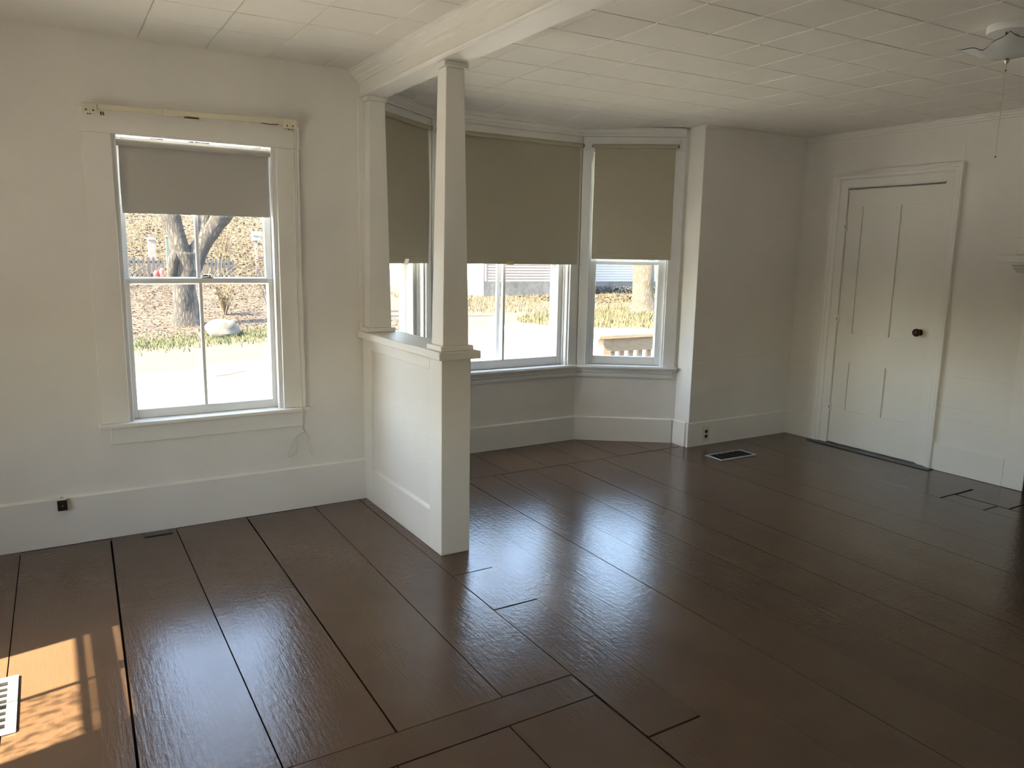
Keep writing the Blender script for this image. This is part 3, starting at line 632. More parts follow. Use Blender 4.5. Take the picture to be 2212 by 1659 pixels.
# ------------------------------------------------------------------ mantel
mt = thing('fireplace_mantel', 'white fireplace surround with shelf beyond the door', 'mantel', (W, -2.45, 0))
MBASE = (W, -2.45, 0)
def mp(name, mb, mat=None, bv=.003): return obj(name, mb.shift(MBASE), mat or M['trim'], mt, bevel=bv)
for a, b in ((-1.945, -1.812), (-3.09, -2.957)): mp('pilaster', MB().box(W-.0205, W-.0055, a, b, .001, 1.40))
mp('frieze', MB().box(W-.0205, W-.0055, -2.957, -1.945, .95, 1.40)); mp('shelf', MB().box(W-.16, W-.0055, -3.235, -1.665, 1.508, 1.552), None, .004)
mp('bed_moulding', MB().prism([(W-.0055, 1.508), (W-.10, 1.508), (W-.10, 1.492), (W-.07, 1.486), (W-.06, 1.468), (W-.035, 1.462), (W-.0055, 1.44)], -3.17, -1.735, 'y'), None, 0)
mp('overmantel_block', MB().box(W-.045, W-.0055, -3.17, -1.735, 1.5525, 1.668), None, .008)
mp('firebox', MB().box(W-.012, W-.0055, -2.957, -1.945, .001, .95), M['firebox'], 0)

# ------------------------------------------------------------------ curtain rod
cr = thing('curtain_rod', 'cream traverse curtain rod with pull cords over the tall sash window', 'curtain rod', (-.88, 0, 2.16))
CB0 = (-.88, 0, 2.16)
def cp(name, mb, mat=None, bv=0.0, par=None, sm=False): return obj(name, mb.shift(CB0), mat or M['rod'], par or cr, bevel=bv, smooth=sm)
zr = lambda x: 2.1575+(x+1.33)*.0205
def railseg(x0, x1, hz, d):
    mb = MB(); z0, z1 = zr(x0), zr(x1)
    mb.add([(x0, -.078-d, z0-hz), (x1, -.078-d, z1-hz), (x1, -.066+d, z1-hz), (x0, -.066+d, z0-hz), (x0, -.078-d, z0+hz), (x1, -.078-d, z1+hz), (x1, -.066+d, z1+hz), (x0, -.066+d, z0+hz)], [(0,3,2,1),(4,5,6,7),(0,1,5,4),(1,2,6,5),(2,3,7,6),(3,0,4,7)]); return mb
cp('rail', railseg(-1.33, -1.045, .0115, .001), bv=.003); cp('rail', railseg(-1.045, -.445, .0130, .002), bv=.003)
for x0, x1, zo in ((-1.391, -1.332, 2.147), (-.450, -.382, 2.166)):
    cp('bracket', MB().box(x0, x1, -.090, -.058, zo-.023, zo+.025), bv=.006); cp('bracket_arm', MB().box((x0+x1)/2-.016, (x0+x1)/2+.016, -.060, -.0265, zo-.012, zo+.014), bv=.003)
    for dx in (.014, .044): cp('pulley_hole', MB().lathe([(0, -.0006), (.004, -.0006), (.004, .0006), (0, .0006)], (x0+dx, -.0903, zo-.010), 'y', 12), M['black'])
cp('master_carrier', MB().tube([(-.945, -.074, 2.147), (-.925, -.074, 2.150), (-.875, -.074, 2.149)], [.003, .006, .004], 8), M['bronze'], sm=True)
cp('carrier_arm', MB().tube([(-.93, -.076, 2.143), (-.88, -.076, 2.141), (-.84, -.076, 2.144)], .0018, 6)); cp('carrier_arm', MB().tube([(-.565, -.076, 2.158), (-.52, -.076, 2.156), (-.478, -.076, 2.160)], .0022, 6), M['bronze'])
for x in (-.985, -.975, -.505, -.488, -.47): cp('carrier', MB().tube([(x, -.073, zr(x)-.010), (x+.002, -.073, zr(x)-.022)], .0028, 6))
for x in (-1.372, -1.362, -1.316, -1.306, -.425, -.408): cp('carrier', MB().tube([(x, -.075, zr(x)-.022), (x+.003, -.075, zr(x)-.038)], .0035, 6), M['bronze'])
cd = MB()
cd.tube([(-.396, -.074, 2.140), (-.398, -.072, 1.75), (-.405, -.070, 1.352), (-.396, -.064, .95), (-.389, -.060, .66), (-.388, -.060, .56), (-.386, -.050, .49)], .0020, 6)
cd.tube([(-.384, -.074, 2.140), (-.390, -.072, 1.70), (-.398, -.070, 1.300), (-.394, -.064, .90), (-.387, -.060, .64), (-.386, -.060, .55), (-.384, -.050, .49)], .0020, 6)
cord = cp('pull_cord', cd, M['cord'])
kn = MB().tube([(-.386, -.05, .495), (-.380, -.04, .478), (-.368, -.03, .466), (-.374, -.028, .459), (-.392, -.028, .458)], .0035, 6)
cp('knot', kn, M['cord'], par=cord)
for L_ in ([(-.392, -.028, .459), (-.415, -.026, .44), (-.445, -.025, .40), (-.466, -.025, .35), (-.468, -.025, .322), (-.44, -.025, .335), (-.416, -.025, .37), (-.420, -.025, .42), (-.408, -.026, .445)],
           [(-.405, -.026, .45), (-.43, -.025, .43), (-.462, -.025, .385), (-.470, -.025, .34), (-.455, -.025, .322), (-.425, -.025, .335), (-.412, -.025, .365)],
           [(-.372, -.028, .462), (-.358, -.027, .445), (-.354, -.026, .40), (-.345, -.025, .345), (-.335, -.025, .322), (-.331, -.025, .345), (-.342, -.025, .40), (-.350, -.026, .43)],
           [(-.362, -.027, .45), (-.346, -.026, .435), (-.340, -.026, .425), (-.348, -.026, .415), (-.356, -.026, .425)]):
    pts = [Vector(p) for p in L_]; sm_ = []
    for i in range(len(pts)-1):
        a, b = pts[i], pts[i+1]; p0 = pts[max(0, i-1)]; p3 = pts[min(len(pts)-1, i+2)]
        for k in range(5):
            q = k/5; sm_.append(.5*((2*a)+(b-p0)*q+(2*p0-5*a+4*b-p3)*q*q+(3*a-p0-3*b+p3)*q**3))
    cp('cord_loop', MB().tube(sm_+[pts[-1]], .0013, 5), M['cord'], par=cord)

# ------------------------------------------------------------------ outlet, phone jack, registers
ol = thing('wall_outlet', 'ivory duplex outlet plate with black sockets low on the baseboard', 'outlet', (2.895, -.0202, .094))
def op_(name, mb, mat, bv=0.0): return obj(name, mb, mat, ol, bevel=bv)
op_('cover_plate', MB().box(-.036, .036, -.006, -.0002, -.060, .060), M['ivory'], .0025)
for dz in (-.020, .020):
    pr_ = [(.017*math.cos(a), .0155*math.sin(a)) for a in [R(d) for d in (-62, -30, 0, 30, 62, 118, 150, 180, 210, 242)]]
    n = len(pr_); op_('socket', MB().add([(a, -.0062, dz+b) for a, b in pr_]+[(a, -.0078, dz+b) for a, b in pr_], [tuple(range(n)), tuple(range(n, 2*n))[::-1]]+[(i, n+i, n+(i+1) % n, (i+1) % n) for i in range(n)]), M['black'])
op_('screw', MB().lathe([(0, -.0072), (.003, -.0072), (.0035, -.006), (0, -.006)], (0, 0, 0), 'y', 10), M['brass'])
pj = thing('phone_jack', 'small black surface box on the baseboard under the front wall', 'phone jack', (-1.606, -.0202, .221))
obj('box', MB().box(-.022, .022, -.030, -.0002, -.030, .024), M['black'], pj, bevel=.005); obj('painted_top', MB().box(-.020, .020, -.028, -.0002, .0245, .030), M['trim'], pj, bevel=.002)
obj('terminal_screw', MB().lathe([(0, -.0325), (.003, -.0325), (.004, -.030), (0, -.030)], (0, 0, -.004), 'y', 10), M['brass'], pj); obj('clip', MB().tube([(-.006, -.012, .031), (-.004, -.012, .038), (.004, -.012, .037), (.006, -.012, .031)], .0015, 6), M['bronze'], pj)
def register(label, cx, cy, hx, hy, fm, bm_, fw, nx, ny, rz=0, tx=.0022, ty=.0016):
    e = thing('floor_register', label, 'floor vent', (cx, cy, .0012), rz); z = .006
    f = MB(); f.prism([(-hy, .0), (-hy+.004, z), (-hy+fw, z), (-hy+fw, 0)], -hx, hx); f.prism([(hy-fw, 0), (hy-fw, z), (hy-.004, z), (hy, 0)], -hx, hx)
    f.box(-hx, -hx+fw, -hy+fw, hy-fw, 0, z); f.box(hx-fw, hx, -hy+fw, hy-fw, 0, z)
    obj('frame', f, fm, e, bevel=.0015); obj('duct_shadow_plate', MB().box(-hx+fw-.001, hx-fw+.001, -hy+fw-.001, hy-fw+.001, .0001, .0008), M['black'], e)  # black plate paints the shade of the duct below the grille
    ix, iy = hx-fw, hy-fw
    for i in range(1, nx): x = -ix+2*ix*i/nx; obj('grille_bar', MB().box(x-tx, x+tx, -iy, iy, .001, z-.0005), bm_, e)
    for j in range(1, ny): y = -iy+2*iy*j/ny; obj('grille_slat', MB().box(-ix, ix, y-ty, y+ty, .001, z-.0015), bm_, e)
    return e
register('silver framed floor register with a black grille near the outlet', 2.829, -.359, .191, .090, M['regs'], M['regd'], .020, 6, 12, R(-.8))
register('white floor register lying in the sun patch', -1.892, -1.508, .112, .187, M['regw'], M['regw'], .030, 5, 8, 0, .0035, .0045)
fsp = thing('floor_slot_plate', 'dark grey slotted metal plate in the floor under the tall window', 'floor vent', (-1.184, -.066, .0008))
obj('plate', MB().box(-.066, .066, -.026, .040, 0, .0025), M['threshold'], fsp, bevel=.001); obj('slot', MB().box(-.062, .070, -.031, -.021, .0002, .0032), M['black'], fsp)
for x in (-.045, .045): obj('screw', MB().lathe([(0, .0034), (.003, .0032), (.0035, .0025), (0, .0025)], (x, .012, 0), 'z', 8), M['brass'], fsp)

# ------------------------------------------------------------------ ceiling light
LC = (1.934, -2.514)
cl_ = thing('ceiling_light', 'round ceiling light with a bent square glass shade and pull chain', 'ceiling light', (LC[0], LC[1], H))
obj('canopy', MB().lathe([(.0, -.0002), (.086, -.0002), (.088, -.004), (.088, -.026), (.084, -.031), (.0, -.032)], (0, 0, 0), 'z', 40), M['regw'], cl_, smooth='auto')
obj('lamp_socket', MB().lathe([(0, -.030), (.018, -.030), (.018, -.070), (.012, -.076), (0, -.076)], (.035, 0, 0), 'z', 16), M['regw'], cl_, smooth='auto')
obj('strap', MB().tube([(-.03, .0, -.03), (-.026, 0, -.055), (0, 0, -.062), (.03, 0, -.055), (.034, 0, -.03)], .0035, 8), M['bronze'], cl_, smooth=True)
g = MB(); n = 36; hs = .140; ang = math.atan2(.89, -.46)-R(45); ca, sa = math.cos(ang), math.sin(ang)
for off in (0, .003):
    o0 = len(g.v)
    for j in range(n+1):
        for i in range(n+1):
            a = 2*i/n-1; b = 2*j/n-1
            pin = 1-.10*(1-a*a*b*b)*max(abs(a), abs(b))**3; x = hs*a*(1+.0)*pin; y = hs*b*pin
            r2 = math.hypot(a, b); th = math.atan2(b, a)
            z = -.133+.055*(r2/1.414)**1.7+.007*max(abs(a), abs(b))**4*math.cos(8*th+math.pi) + .012*(abs(a*b))**2
            g.v.append((x*ca-y*sa, x*sa+y*ca, z+off))
    for j in range(n):
        for i in range(n):
            k = o0+j*(n+1)+i; f = (k, k+1, k+n+2, k+n+1); g.f.append(f if off else f[::-1])
obj('glass_shade', g, M['lampglass'], cl_, smooth=True)
obj('finial', MB().lathe([(0, -.155), (.005, -.154), (.008, -.148), (.011, -.141), (.009, -.135), (.004, -.130), (.004, -.06), (0, -.06)], (0, 0, 0), 'z', 20), M['brass'], cl_, smooth='auto')
ch = obj('pull_chain', MB().tube([(0, 0, -.150), (0, 0, -.18)], .0022, 6).tube([(0, 0, -.18), (.001, 0, -.30), (-.001, 0.001, -.42), (0, 0, -.532)], .0011, 5), M['cord'], cl_)
obj('chain_joint', MB().lathe([(0, -.186), (.003, -.184), (.003, -.178), (0, -.176)], (0, 0, 0), 'z', 8), M['bronze'], ch); obj('chain_end', MB().lathe([(0, -.538), (.003, -.535), (.002, -.530), (0, -.529)], (0, 0, 0), 'z', 8), M['bronze'], ch)

# ================================================================== outdoors
def sstep(a, b, x): t_ = max(0, min(1, (x-a)/(b-a))); return t_*t_*(3-2*t_)
def gz(x, y):
    bank = 1-sstep(6.5, 10.5, x - .12*max(0, y-16))
    z = -.5 + bank*(.10*sstep(12.5, 15, y)+.72*sstep(15, 24, y)+ .14*max(0, y-24)) + (1-bank)*(.24*sstep(14, 24, y))
    z += .03*mnoise.noise(Vector((x*.5, y*.5, 0)))*sstep(12, 15, y)
    return z
gm = MB(); xs = [-60+2*i for i in range(16)]+[-28+i for i in range(60)]+[32+3*i for i in range(12)]; ys = [-40+4*i for i in range(10)]+[i*.75 for i in range(64)]+[48+4*i for i in range(6)]
for y in ys:
    for x in xs: gm.v.append((x, y, gz(x, y)))
nx = len(xs)
for j in range(len(ys)-1):
    for i in range(nx-1): gm.f.append((j*nx+i, j*nx+i+1, (j+1)*nx+i+1, (j+1)*nx+i))
def ground_mat():
    m, t, b = mat_new('road_and_verge'); p = coords(t); sx = N(t, 'ShaderNodeSeparateXYZ'); t.links.new(p, sx.inputs[0])
    n = noise(t, p, .8, 6, .6); nf = noise(t, p, 14, 8, .8); nst = noise(t, coords(t, (.35, 1.6, 1)), 2.2, 6, .65)
    q = N(t, 'ShaderNodeMath', operation='MULTIPLY_ADD'); t.links.new(sx.outputs['X'], q.inputs[0]); q.inputs[1].default_value = -.52; t.links.new(sx.outputs['Y'], q.inputs[2])
    ad = N(t, 'ShaderNodeMath', operation='MULTIPLY_ADD'); t.links.new(n.outputs['Fac'], ad.inputs[0]); ad.inputs[1].default_value = 1.6; t.links.new(q.outputs[0], ad.inputs[2])
    def band(lo, hi):
        mr = N(t, 'ShaderNodeMapRange', interpolation_type='SMOOTHSTEP'); mr.inputs['From Min'].default_value = lo; mr.inputs['From Max'].default_value = hi; t.links.new(ad.outputs[0], mr.inputs['Value']); return mr.outputs[0]
    road = ramp(t, nst.outputs['Fac'], [(.3, (.34, .325, .30)), (.5, (.50, .475, .43)), (.7, (.56, .53, .48))])
    grit = ramp(t, nf.outputs['Fac'], [(.35, (.75, .75, .75)), (.6, (1, 1, 1))])
    rm = N(t, 'ShaderNodeMix', data_type='RGBA', blend_type='MULTIPLY'); rm.inputs['Factor'].default_value = 1; t.links.new(road, rm.inputs['A']); t.links.new(grit, rm.inputs['B'])
    sand = ramp(t, nf.outputs['Fac'], [(.3, (.026, .019, .012)), (.7, (.050, .039, .026))]); leaf = ramp(t, nf.outputs['Fac'], [(.3, (.020, .012, .007)), (.5, (.038, .024, .013)), (.75, (.056, .042, .024))])
    m1 = N(t, 'ShaderNodeMix', data_type='RGBA'); t.links.new(band(9.7, 10.1), m1.inputs['Factor']); t.links.new(rm.outputs['Result'], m1.inputs['A']); t.links.new(sand, m1.inputs['B'])
    m2 = N(t, 'ShaderNodeMix', data_type='RGBA'); t.links.new(band(12.6, 13.6), m2.inputs['Factor']); t.links.new(m1.outputs['Result'], m2.inputs['A']); t.links.new(leaf, m2.inputs['B'])
    t.links.new(m2.outputs['Result'], b.inputs['Base Color']); b.inputs['Roughness'].default_value = .95; bump(t, b, nf.outputs['Fac'], .4, .03); return m
o = obj('ground_outdoors', gm, ground_mat(), smooth=True); struct(o, 'pale gravel road with sandy verge and rising leafy bank outside', 'ground')

dw = obj('ground_bounce_slab', MB().box(-13, -3.6, -16, 4.5, -.6, -.46), speckle('pale_bounce_concrete', [(.3, (.56, .545, .51)), (.7, (.64, .62, .585))], 5, bs=.1)); struct(dw, 'pale concrete driveway added unseen beside the left wall to bounce light', 'bounce_slab')  # unseen pale slab added to bounce sunlight through the left windows
# --- scattered stuff
def scatter(name, label, cat, mat, n, fn, size, upright=.3, asp=1.6):
    mb = MB()
    for _ in range(n):
        x, y, dz, k = fn(); z = gz(x, y)+dz; s_ = random.uniform(*size)*k; yw = random.uniform(0, 6.28); t_ = random.uniform(-1, 1)*upright*1.5
        a = Vector((math.cos(yw), math.sin(yw), 0))*s_; b = Vector((-math.sin(yw)*math.cos(t_), math.cos(yw)*math.cos(t_), math.sin(t_)))*s_*.5*asp
        c0 = Vector((x, y, z+.01)); mb.add([c0-a, c0-b*.6+Vector((0, 0, s_*.2)), c0+a, c0+b*.6+Vector((0, 0, s_*.1))], [(0, 1, 2, 3)])
    o = obj(name, mb, mat, kind='stuff'); o['label'] = label; o['category'] = cat; return o
def f_leaf():
    y = random.uniform(13.6, 24.5); return (random.uniform(-1.5, 7), y, 0, 1)
scatter('leaf_litter', 'brown fallen leaves covering the bank behind the big tree', 'leaves', M['leaf'], 18000, f_leaf, (.02, .05), .35)
def f_brush():
    y = 24.6+22*random.random()**1.4; x = random.uniform(-6, 9+(y-24)*.35); return (x, y, abs(random.gauss(0, .45)), 1+(y-24)*.02)
scatter('brush_growth', 'yellow-brown hillside brush behind the picket fence', 'brush', M['brush'], 32000, f_brush, (.025, .085), 1.0, 1.2)
def blades(name, label, mat, n, fn, h):
    mb = MB()
    for _ in range(n):
        x, y = fn(); z = gz(x, y) if name != 'mound_grass' else mound(x, y); yw = random.uniform(0, 6.28); hh = random.uniform(*h); w_ = hh*.14
        dx, dy = math.cos(yw)*w_, math.sin(yw)*w_; lx, ly = random.uniform(-.5, .5)*hh, random.uniform(-.5, .5)*hh
        mb.add([(x-dx, y-dy, z-.01), (x+dx, y+dy, z-.01), (x+lx, y+ly, z+hh)], [(0, 1, 2)])
    o = obj(name, mb, mat, kind='stuff'); o['label'] = label; o['category'] = 'grass'; return o
blades('verge_grass', 'strip of fresh grass between the sandy verge and the leaves', M['blade'], 6500, lambda: (lambda x: (x, random.gauss(13.0+.28*x, .55)))(random.uniform(-2, 6)), (.03, .11))
MC = (15.9, 14.6)
def mound(x, y): return gz(x, y)+.12*max(0, 1-((x-MC[0])/5.5)**2-((y-MC[1])/3.2)**2)
mm = MB(); K = 26
for j in range(K+1):
    for i in range(K+1): x = MC[0]-5.6+11.2*i/K; y = MC[1]-3.3+6.6*j/K; mm.v.append((x, y, mound(x, y)-.008))
for j in range(K):
    for i in range(K): mm.f.append((j*(K+1)+i, j*(K+1)+i+1, (j+1)*(K+1)+i+1, (j+1)*(K+1)+i))
struct(obj('ground_mound', mm, speckle('mound_soil', [(.3, (0.048, 0.045, 0.018)), (.7, (0.096, 0.081, 0.039))], 6), smooth=True), 'low grassy mound around the pale roadside tree', 'ground')
def fm():
    while True:
        x = random.uniform(MC[0]-5.4, MC[0]+5.4); y = random.uniform(MC[1]-3.1, MC[1]+3.1)
        if ((x-MC[0])/5.4)**2+((y-MC[1])/3.1)**2 < 1: return x, y
blades('mound_grass', 'yellow-green grass on the mound around the pale tree', M['drygrass'], 9000, fm, (.06, .18))
blades('yard_grass', 'straw-coloured grass in front of the pinkish house', M['drygrass'], 9000, lambda: (random.uniform(9, 24), random.uniform(17.5, 23.7)), (.05, .13))
def tangle():
    mb = MB()
    for _ in range(420):
        y = random.uniform(23, 38); x = random.uniform(-3, 9+(y-23)*.3); z = gz(x, y); h = random.uniform(.8, 2.6); l = random.uniform(-.6, .6); m_ = random.uniform(-.4, .4)
        mb.tube([(x, y, z), (x+l*.3, y+m_*.3, z+h*.5), (x+l, y+m_, z+h)], [.012, .009, .004], 4, False)
    for _ in range(160):
        y = random.uniform(19.5, 24); x = random.uniform(-1, 7); z = gz(x, y); l = random.uniform(-1.2, 1.2); h = random.uniform(.2, .8)
        mb.tube([(x, y, z+.02), (x+l*.5, y, z+h), (x+l, y+.1, z+h*.5)], [.009, .008, .004], 4, False)
    o = obj('bramble_tangle', mb, M['twig'], kind='stuff'); o['label'] = 'tangle of bare brambles along the bank and hillside'; o['category'] = 'brambles'
tangle()

# --- big forked tree
tb = (1.36, 16.0, gz(1.36, 16))
tr = thing('roadside_tree', 'large grey forked tree on the bank seen through the tall window', 'tree', tb)
def tp(name, pts, rad, par, mat=M['bark'], n=18, jit=.22):
    q = []; rr = []
    for i in range(len(pts)-1):
        for k in range(5): s_ = k/5; q.append(Vector(pts[i]).lerp(Vector(pts[i+1]), s_)); rr.append(rad[i]+(rad[i+1]-rad[i])*s_)
    q.append(Vector(pts[-1])); rr.append(rad[-1]); return obj(name, MB().tube(q, rr, n, True, jit).shift(par.location), mat, par, smooth=True)
tp('trunk', [(1.37, 16, -.62), (1.36, 16, -.38), (1.35, 16, 0), (1.34, 16, .6), (1.37, 16, 1.1), (1.40, 16, 1.42)], [.46, .36, .30, .27, .31, .34], tr)
tp('bough', [(1.40, 16, 1.0), (1.28, 16, 1.55), (1.22, 16, 1.9), (1.12, 16, 2.3), (.95, 16.1, 3.2), (.85, 16.2, 4.6), (.95, 16.3, 6.2)], [.28, .235, .21, .23, .22, .17, .10], tr)
tp('bough', [(1.45, 16, 1.0), (1.68, 16, 1.45), (1.92, 16, 1.8), (2.28, 16, 2.3), (2.8, 15.9, 3.1), (3.4, 15.8, 4.3), (3.9, 15.6, 5.8)], [.28, .22, .21, .24, .18, .13, .07], tr)
tp('bough', [(1.80, 16, 1.6), (1.92, 16.1, 2.1), (1.90, 16.2, 2.9), (2.0, 16.4, 4.2), (1.9, 16.4, 6.0)], [.20, .18, .16, .12, .06], tr)
tp('knot', [(1.12, 15.9, .72), (1.07, 15.85, .95), (1.10, 15.83, 1.25), (1.2, 15.9, 1.5)], [.05, .12, .14, .06], tr, n=12)
for a in range(16):
    b0 = random.choice([(.95, 16.1, 3.2), (.87, 16.2, 4.2), (2.6, 15.9, 2.8), (3.3, 15.8, 4.1), (2.0, 16.3, 3.8), (1.95, 16.4, 5.0)]); yw = random.uniform(0, 6.28); l = random.uniform(1, 2.4); up = random.uniform(.3, 1.6)
    p1 = (b0[0]+math.cos(yw)*l*.5, b0[1]+math.sin(yw)*l*.5, b0[2]+up*.6); p2 = (b0[0]+math.cos(yw)*l, b0[1]+math.sin(yw)*l, b0[2]+up*1.1)
    tp('branch', [b0, p1, p2], [.05, .03, .01], tr, n=6, jit=0)
# --- pale tree through the right bay window
pb = (15.85, 15.6, mound(15.85, 15.6)); pt = thing('yard_tree', 'pale straight tree on the grass mound seen through the right bay window', 'tree', pb)
tp('trunk', [(15.85, 15.6, -.6), (15.84, 15.6, -.25), (15.80, 15.6, .3), (15.74, 15.6, 1.2), (15.7, 15.6, 2.6), (15.8, 15.6, 4.5), (15.9, 15.7, 6.5)], [.56, .42, .37, .34, .32, .26, .14], pt, M['bark2'])
for a in range(10):
    z = random.uniform(2.6, 6); yw = random.uniform(0, 6.28); l = random.uniform(1.2, 3)
    tp('branch', [(15.78, 15.62, z), (15.78+math.cos(yw)*l*.5, 15.62+math.sin(yw)*l*.5, z+.7), (15.78+math.cos(yw)*l, 15.62+math.sin(yw)*l, z+1.2)], [.09, .05, .015], pt, M['bark2'], n=7, jit=0)
# --- boulder
def boulder(label, c0, r, name='boulder'):
    n, m_ = 22, 14; mb = MB()
    for j in range(m_+1):
        ph = math.pi*j/m_-math.pi/2
        for i in range(n):
            th = 2*math.pi*i/n; d = Vector((math.cos(th)*math.cos(ph), math.sin(th)*math.cos(ph), math.sin(ph))); k = 1+.22*mnoise.noise(d*1.7+Vector((c0[0], c0[1], 0)))+.06*mnoise.noise(d*5)
            mb.v.append((d.x*r[0]*k, d.y*r[1]*k, d.z*r[2]*k+r[2]*.45))
    for j in range(m_):
        for i in range(n): mb.f.append((j*n+i, j*n+(i+1) % n, (j+1)*n+(i+1) % n, (j+1)*n+i))
    o = obj(name, mb, M['rock'], smooth='auto'); o.location = (c0[0], c0[1], gz(c0[0], c0[1])); return tag(o, label, 'rock')
boulder('pale rounded boulder in the grass at the foot of the big tree', (1.80, 13.9), (.36, .30, .27))
# --- fallen twig on the road
tw = obj('fallen_twig', MB().tube([(.62, 8.30, -.485), (.86, 8.36, -.482), (1.06, 8.50, -.47), (1.24, 8.55, -.484)], [.012, .014, .012, .005], 6).tube([(1.02, 8.47, -.473), (1.12, 8.62, -.48)], [.008, .004], 5).shift((.9, 8.4, -.5)), M['twig']); tw.location = (.9, 8.4, -.5); tag(tw, 'thin brown twig lying on the pale road', 'twig')
# --- picket fence
def fence(label, x0, x1, y, h, step, base_z=None):
    zb = gz((x0+x1)/2, y); e = thing('picket_fence', label, 'fence', ((x0+x1)/2, y, zb)); b = e.location; x = x0
    while x < x1:
        w_ = step*.68; z0 = gz(x, y)-.05; hh = h*random.uniform(.94, 1.05)
        mb = MB().add([(x, y-.012, z0), (x+w_, y-.012, z0), (x+w_, y-.012, z0+hh), (x+w_/2, y-.012, z0+hh+.07), (x, y-.012, z0+hh), (x, y+.012, z0), (x+w_, y+.012, z0), (x+w_, y+.012, z0+hh), (x+w_/2, y+.012, z0+hh+.07), (x, y+.012, z0+hh)], [(0,1,2,3,4),(9,8,7,6,5),(0,5,6,1),(1,6,7,2),(2,7,8,3),(3,8,9,4),(4,9,5,0)])
        obj('picket', mb.shift(b), M['fencewood'], e); x += step
    for q in (.25, .78): obj('rail', MB().box(x0, x1, y+.012, y+.05, zb+h*q, zb+h*q+.08).shift(b), M['fencewood'], e)
    return e
fence('weathered grey picket fence left of the big tree', -1.6, 1.95, 24.2, .82, .15); fence('short grey picket fence piece right of the big tree', 3.1, 4.15, 24.0, .82, .14)
def post(name, label, x, y, w_, h, mat, cat='post', cap=None):
    z = gz(x, y); e = thing(name, label, cat, (x, y, z)); obj('post', MB().box(-w_/2, w_/2, -w_/2, w_/2, -.1, h), mat, e, bevel=.01)
    obj('post_cap', MB().taper(0, 0, w_*.62, w_*.62, h, w_*.3, w_*.3, h+w_*.35), cap or mat, e); return e
post('garden_post', 'pale pinkish wooden post standing behind the fence', 1.62, 24.6, .22, 1.38, M['palewood']); post('garden_post', 'mossy green post beside the big tree trunk', 2.13, 24.5, .17, 1.50, M['greenpost'])
bh = post('birdhouse', 'white birdhouse on a slim post on the brushy slope', 5.15, 24.8, .10, 1.45, M['palewood'], 'birdhouse', M['white_sid'])
obj('house_box', MB().box(-.14, .14, -.12, .12, 1.42, 1.62), M['white_sid'], bh); obj('house_roof', MB().prism([(-.18, 1.60), (0, 1.76), (.18, 1.60)], -.16, .16), M['white_sid'], bh)
for x, y, s_, lb in ((1.82, 23.95, .11, 'red plastic can hanging on the grey fence nearer the trunk'), (1.62, 23.95, .08, 'smaller red can hanging on the grey fence')):
    z = gz(x, y)+.18; e = thing('red_can', lb, 'can', (x, y, z)); obj('can_body', MB().lathe([(0, 0), (s_*.85, 0), (s_, s_*2.4), (s_*.9, s_*2.6), (0, s_*2.6)], (0, 0, 0), 'z', 14), M['redcan'], e, smooth='auto'); obj('can_lid', MB().lathe([(s_*.5, s_*2.6), (s_*.5, s_*3.1), (0, s_*3.1)], (0, 0, 0), 'z', 12), M['white_sid'], e)
# --- shrubs
def shrub(label, x, y, h, n, spread):
    z = gz(x, y); mb = MB(); 
    for _ in range(n):
        yw = random.uniform(0, 6.28); s_ = random.uniform(.2, 1)*spread; hh = h*random.uniform(.5, 1)
        p1 = Vector((math.cos(yw)*s_*.35, math.sin(yw)*s_*.35, hh*.5)); p2 = Vector((math.cos(yw)*s_, math.sin(yw)*s_, hh))
        mb.tube([(0, 0, -.05), p1, p2], [.016, .011, .004], 5, False)
        for _k in range(4):
            q = p1.lerp(p2, random.random()); d = Vector((random.uniform(-1, 1), random.uniform(-1, 1), random.uniform(-.1, .8)))*random.uniform(.15, .45); mb.tube([q, q+d*.5+Vector((0, 0, .02)), q+d], [.006, .004, .002], 4, False)
    e = thing('bare_shrub', label, 'shrub', (x, y, z)); obj('stems', mb, M['twig'], e)
    lv = MB()
    for _ in range(n*9):
        yw = random.uniform(0, 6.28); s_ = spread*random.random()**.6; hh = h*random.uniform(.35, 1); c0 = Vector((math.cos(yw)*s_*hh/h, math.sin(yw)*s_*hh/h, hh)); a = Vector((random.uniform(-1, 1), random.uniform(-1, 1), random.uniform(-1, 1)))*.035; b = Vector((random.uniform(-1, 1), random.uniform(-1, 1), random.uniform(-1, 1)))*.03
        lv.add([c0-a, c0-b, c0+a, c0+b], [(0, 1, 2, 3)])
    o = obj('buds', lv, M['brush'], e); o['kind'] = 'stuff'; return e
shrub('tall bare twiggy shrub on the bank right of the boulder', 3.55, 16.4, 2.0, 34, .9); shrub('low bare shrub behind the boulder', 2.55, 17.5, 1.1, 20, .7)
shrub('bare shrub in front of the short fence piece', 4.6, 19.8, 1.7, 30, 1.0); shrub('bare shrub left of the big tree near the fence', .3, 22.3, .8, 22, .9); shrub('wide bare shrub high on the slope', 4.4, 27.5, 2.0, 34, 1.3)
